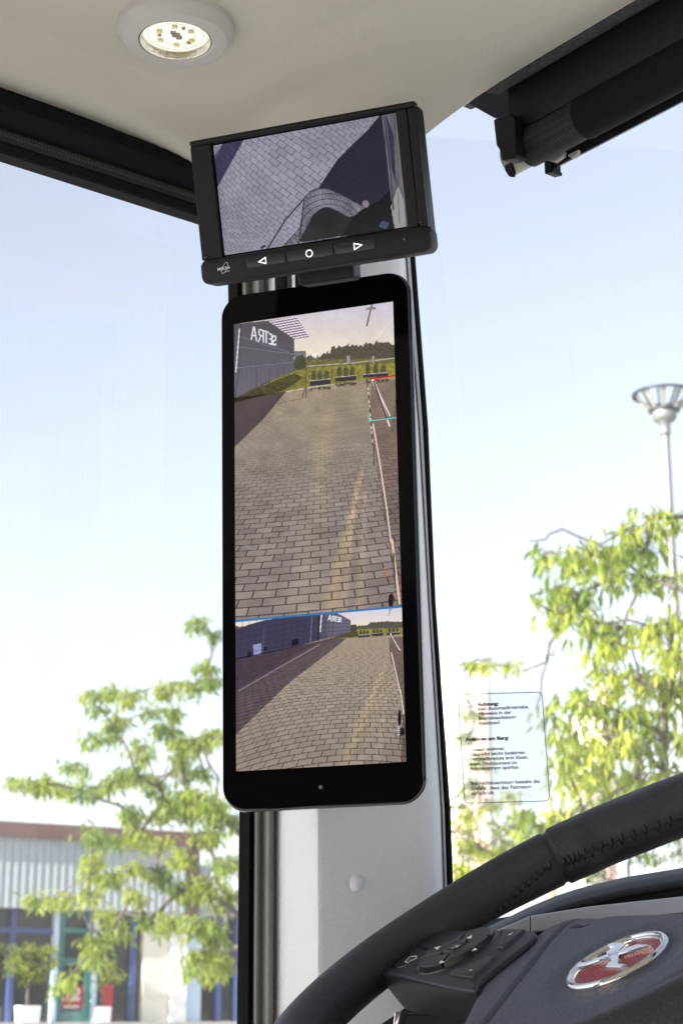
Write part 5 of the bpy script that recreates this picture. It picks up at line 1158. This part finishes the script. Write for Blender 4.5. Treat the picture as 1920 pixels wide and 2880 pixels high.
# potted shrubs on the ledge
for (px0, px1, py0, py1, fol, lab) in ((65, 195, 1320, 1422, [(150, 960, 75), (110, 1060, 70), (210, 1060, 80), (250, 960, 60), (130, 1140, 50), (230, 1130, 60), (20, 960, 60), (30, 1080, 60), (290, 1040, 40), (60, 1010, 50), (280, 960, 40)], 'potted small tree in a white cube planter at the far left window'),  # outer sprays added to imitate foliage reflected in the window glass
                                   (562, 645, 1326, 1428, [(640, 1080, 55), (610, 1150, 40), (690, 1140, 45), (660, 1040, 35)], 'potted small tree in a white planter beside the teal door')):
    a0, zt_ = B(px0, py0); a1, _ = B(px1, py0); wd = a1-a0; kk = 0.16
    tp = thing('potted_tree', frf.p((a0+a1)/2, zled, kk+wd/2), lab, 'potted tree', 'potted trees by the showroom')
    m_ = MB(); fpt = Frame(frf.p((a0+a1)/2, zled+0.002, kk+wd/2), frf.ex, -frf.n)
    hgt = zt_-zled; w2 = min(wd/2, 0.19)
    m_.loft([[fpt.p(sx*w2*s, sy*w2*s, z) for sx, sy in ((-1, -1), (1, -1), (1, 1), (-1, 1))] for s, z in ((.9, 0), (1, hgt), (.9, hgt), (.88, hgt-.05))]); m_.build('planter', M_white, tp, bevel=0.006)
    top = frf.p((a0+a1)/2, zt_+0.45, kk+wd/2); m_ = MB(); m_.tube([frf.p((a0+a1)/2, zled+.1, kk+wd/2), frf.p((a0+a1)/2-.02, zt_+.2, kk+wd/2), top], [.03, .025, .018], 8); m_.build('stem', M_bark, tp, smooth=True)
    bb = []
    for x, y, r in fol:
        a, z = B(x, y); bb.append((frf.p(a, z, kk+.2+rnd.uniform(-.1, .15)), r*.4464/FPX*38, int(r*1.3)))
    limbs('branch', [frf.p((a0+a1)/2, zled+.1, kk+wd/2), top], [b[0] for b in bb], tp, .015, .004, M_bark, 5); foliage('crown', bb, 0.11, M_leafR, tp, 1.0, 0.3, 15)

# ------------------------------------------------------------------ street lamp
M_galv = pm('galvanised_steel', (0.20, 0.21, 0.22), 0.5, metal=0.3, var=(3, 0.08)); M_lampd = pm('dark_grey_metal', (0.045, 0.05, 0.055), 0.45, metal=0.3); M_ldpanel = pm('frosted_panel', (0.26, 0.27, 0.25), 0.4)
YL = 15.0; lp = at_y(1864, 1115, YL)
sl = thing('street_lamp', (lp.x, YL, 0), 'tall grey street lamp with wide slotted conical head', 'street lamp')
base = Vector((lp.x, YL, 0)); hz_ = lambda py: at_y(1864, py, YL).z
fL = Frame((lp.x, YL, 0), (1, 0, 0), (0, 1, 0))
m_ = MB(); m_.lathe(fL, [(.075, 0), (.075, 1.2), (.048, 1.25), (.036, hz_(1225))], 24, cap0=True); m_.build('pole', M_galv, sl, smooth=True)
m_ = MB(); m_.lathe(fL, [(.044, hz_(1226)), (.048, hz_(1215)), (.048, hz_(1190)), (.085, hz_(1185)), (.108, hz_(1178)), (.112, hz_(1162)), (.10, hz_(1148)), (.04, hz_(1146))], 32, cap0=True, cap1=True); m_.build('collar', M_galv, sl, smooth=True)
rt, rb_ = 0.285, 0.115; zt_, zb_ = hz_(1113), hz_(1158)
m_ = MB(); m_.lathe(fL, [(rt-.015, zt_-.006), (rt, zt_), (rt, zt_+.014), (rt-.03, zt_+.016), (rt-.03, zt_)], 48); m_.lathe(fL, [(rb_-.01, zb_-.01), (rb_+.03, zb_+.005), (rb_, zb_+.012)], 48); hd_ = m_.build('head_ring', M_lampd, sl, smooth=True)
for i in range(10):
    a0 = 2*math.pi*i/10; m_ = MB()
    def cone(t, ang, o=0): r = rb_+.02+(rt-.02-rb_-.02)*t; return fL.p((r+o)*math.cos(ang), (r+o)*math.sin(ang), zb_+.004+(zt_-zb_)*t)
    m_.loft([[cone(0, a0-.10), cone(0, a0-.22), cone(1, a0-.09), cone(1, a0-.04)], [cone(0, a0-.10, -.012), cone(0, a0-.22, -.012), cone(1, a0-.09, -.012), cone(1, a0-.04, -.012)]]); m_.build('rib', M_lampd, sl)
    m_ = MB(); m_.loft([[cone(.05, a0+.0), cone(.05, a0+.24), cone(.95, a0+.24), cone(.95, a0+.0)], [cone(.05, a0+.0, -.01), cone(.05, a0+.24, -.01), cone(.95, a0+.24, -.01), cone(.95, a0+.0, -.01)]]); m_.build('light_panel', M_ldpanel, sl)
# ------------------------------------------------------------------ far pale buildings on the right
M_peach = pm('peach_render', (0.82, 0.74, 0.65), 0.8, var=(0.3, 0.05)); M_rose = pm('rose_cladding', (0.70, 0.48, 0.46), 0.7, var=(0.4, 0.08)); M_roofw = pm('pale_coping', (0.7, 0.68, 0.64), 0.7)
for (x0, x1, yt, dep, lab) in ((1250, 1372, 1890, 110, 'pale peach building far behind the warning sticker'), (1640, 1705, 1945, 120, 'pale peach building half hidden behind the right tree'), (1290, 1345, 2230, 90, 'low rose building just right of the windscreen seal below the sticker')):
    pA, pB = at_y(x0, yt, dep), at_y(x1, yt, dep+0.4); fB = Frame((pA.x, dep, 0), Vector((pB.x-pA.x, 0.4, 0)), Vector((0, 0, 1))); wd = math.hypot(pB.x-pA.x, 0.4); hh = pA.z
    t_ = thing('far_building', fB.p(wd/2, 0), lab, 'building')
    m_ = MB(); m_.box(fB, 0, wd*.78, 0, hh-.2, -2.5, 0); m_.build('wall', M_peach, t_)
    m_ = MB(); m_.box(fB, wd*.78+.01, wd, 0, hh+.45, -2.5, .3); m_.build('tower', M_rose, t_)
    m_ = MB(); m_.box(fB, -.1, wd*.78-.01, hh-.199, hh, -2.6, .12); m_.build('coping', M_roofw, t_)
    for i in range(2):
        m_ = MB(); m_.box(fB, wd*(.3+.3*i), wd*(.315+.3*i), 0, hh-.21, .001, .03); m_.build('panel_joint', M_roofw, t_)
p_ = at_y(1371, 1852, 50); m_ = MB(); m_.tube([Vector((p_.x, 50, 0)), p_], .05, 8); m_.tube([p_+Vector((-.12, 0, 0)), p_+Vector((.12, 0, 0))], .06, 8)
tag(m_.build('mast', M_galv), 'thin grey mast with short cross head rising above the warning sticker', 'mast')
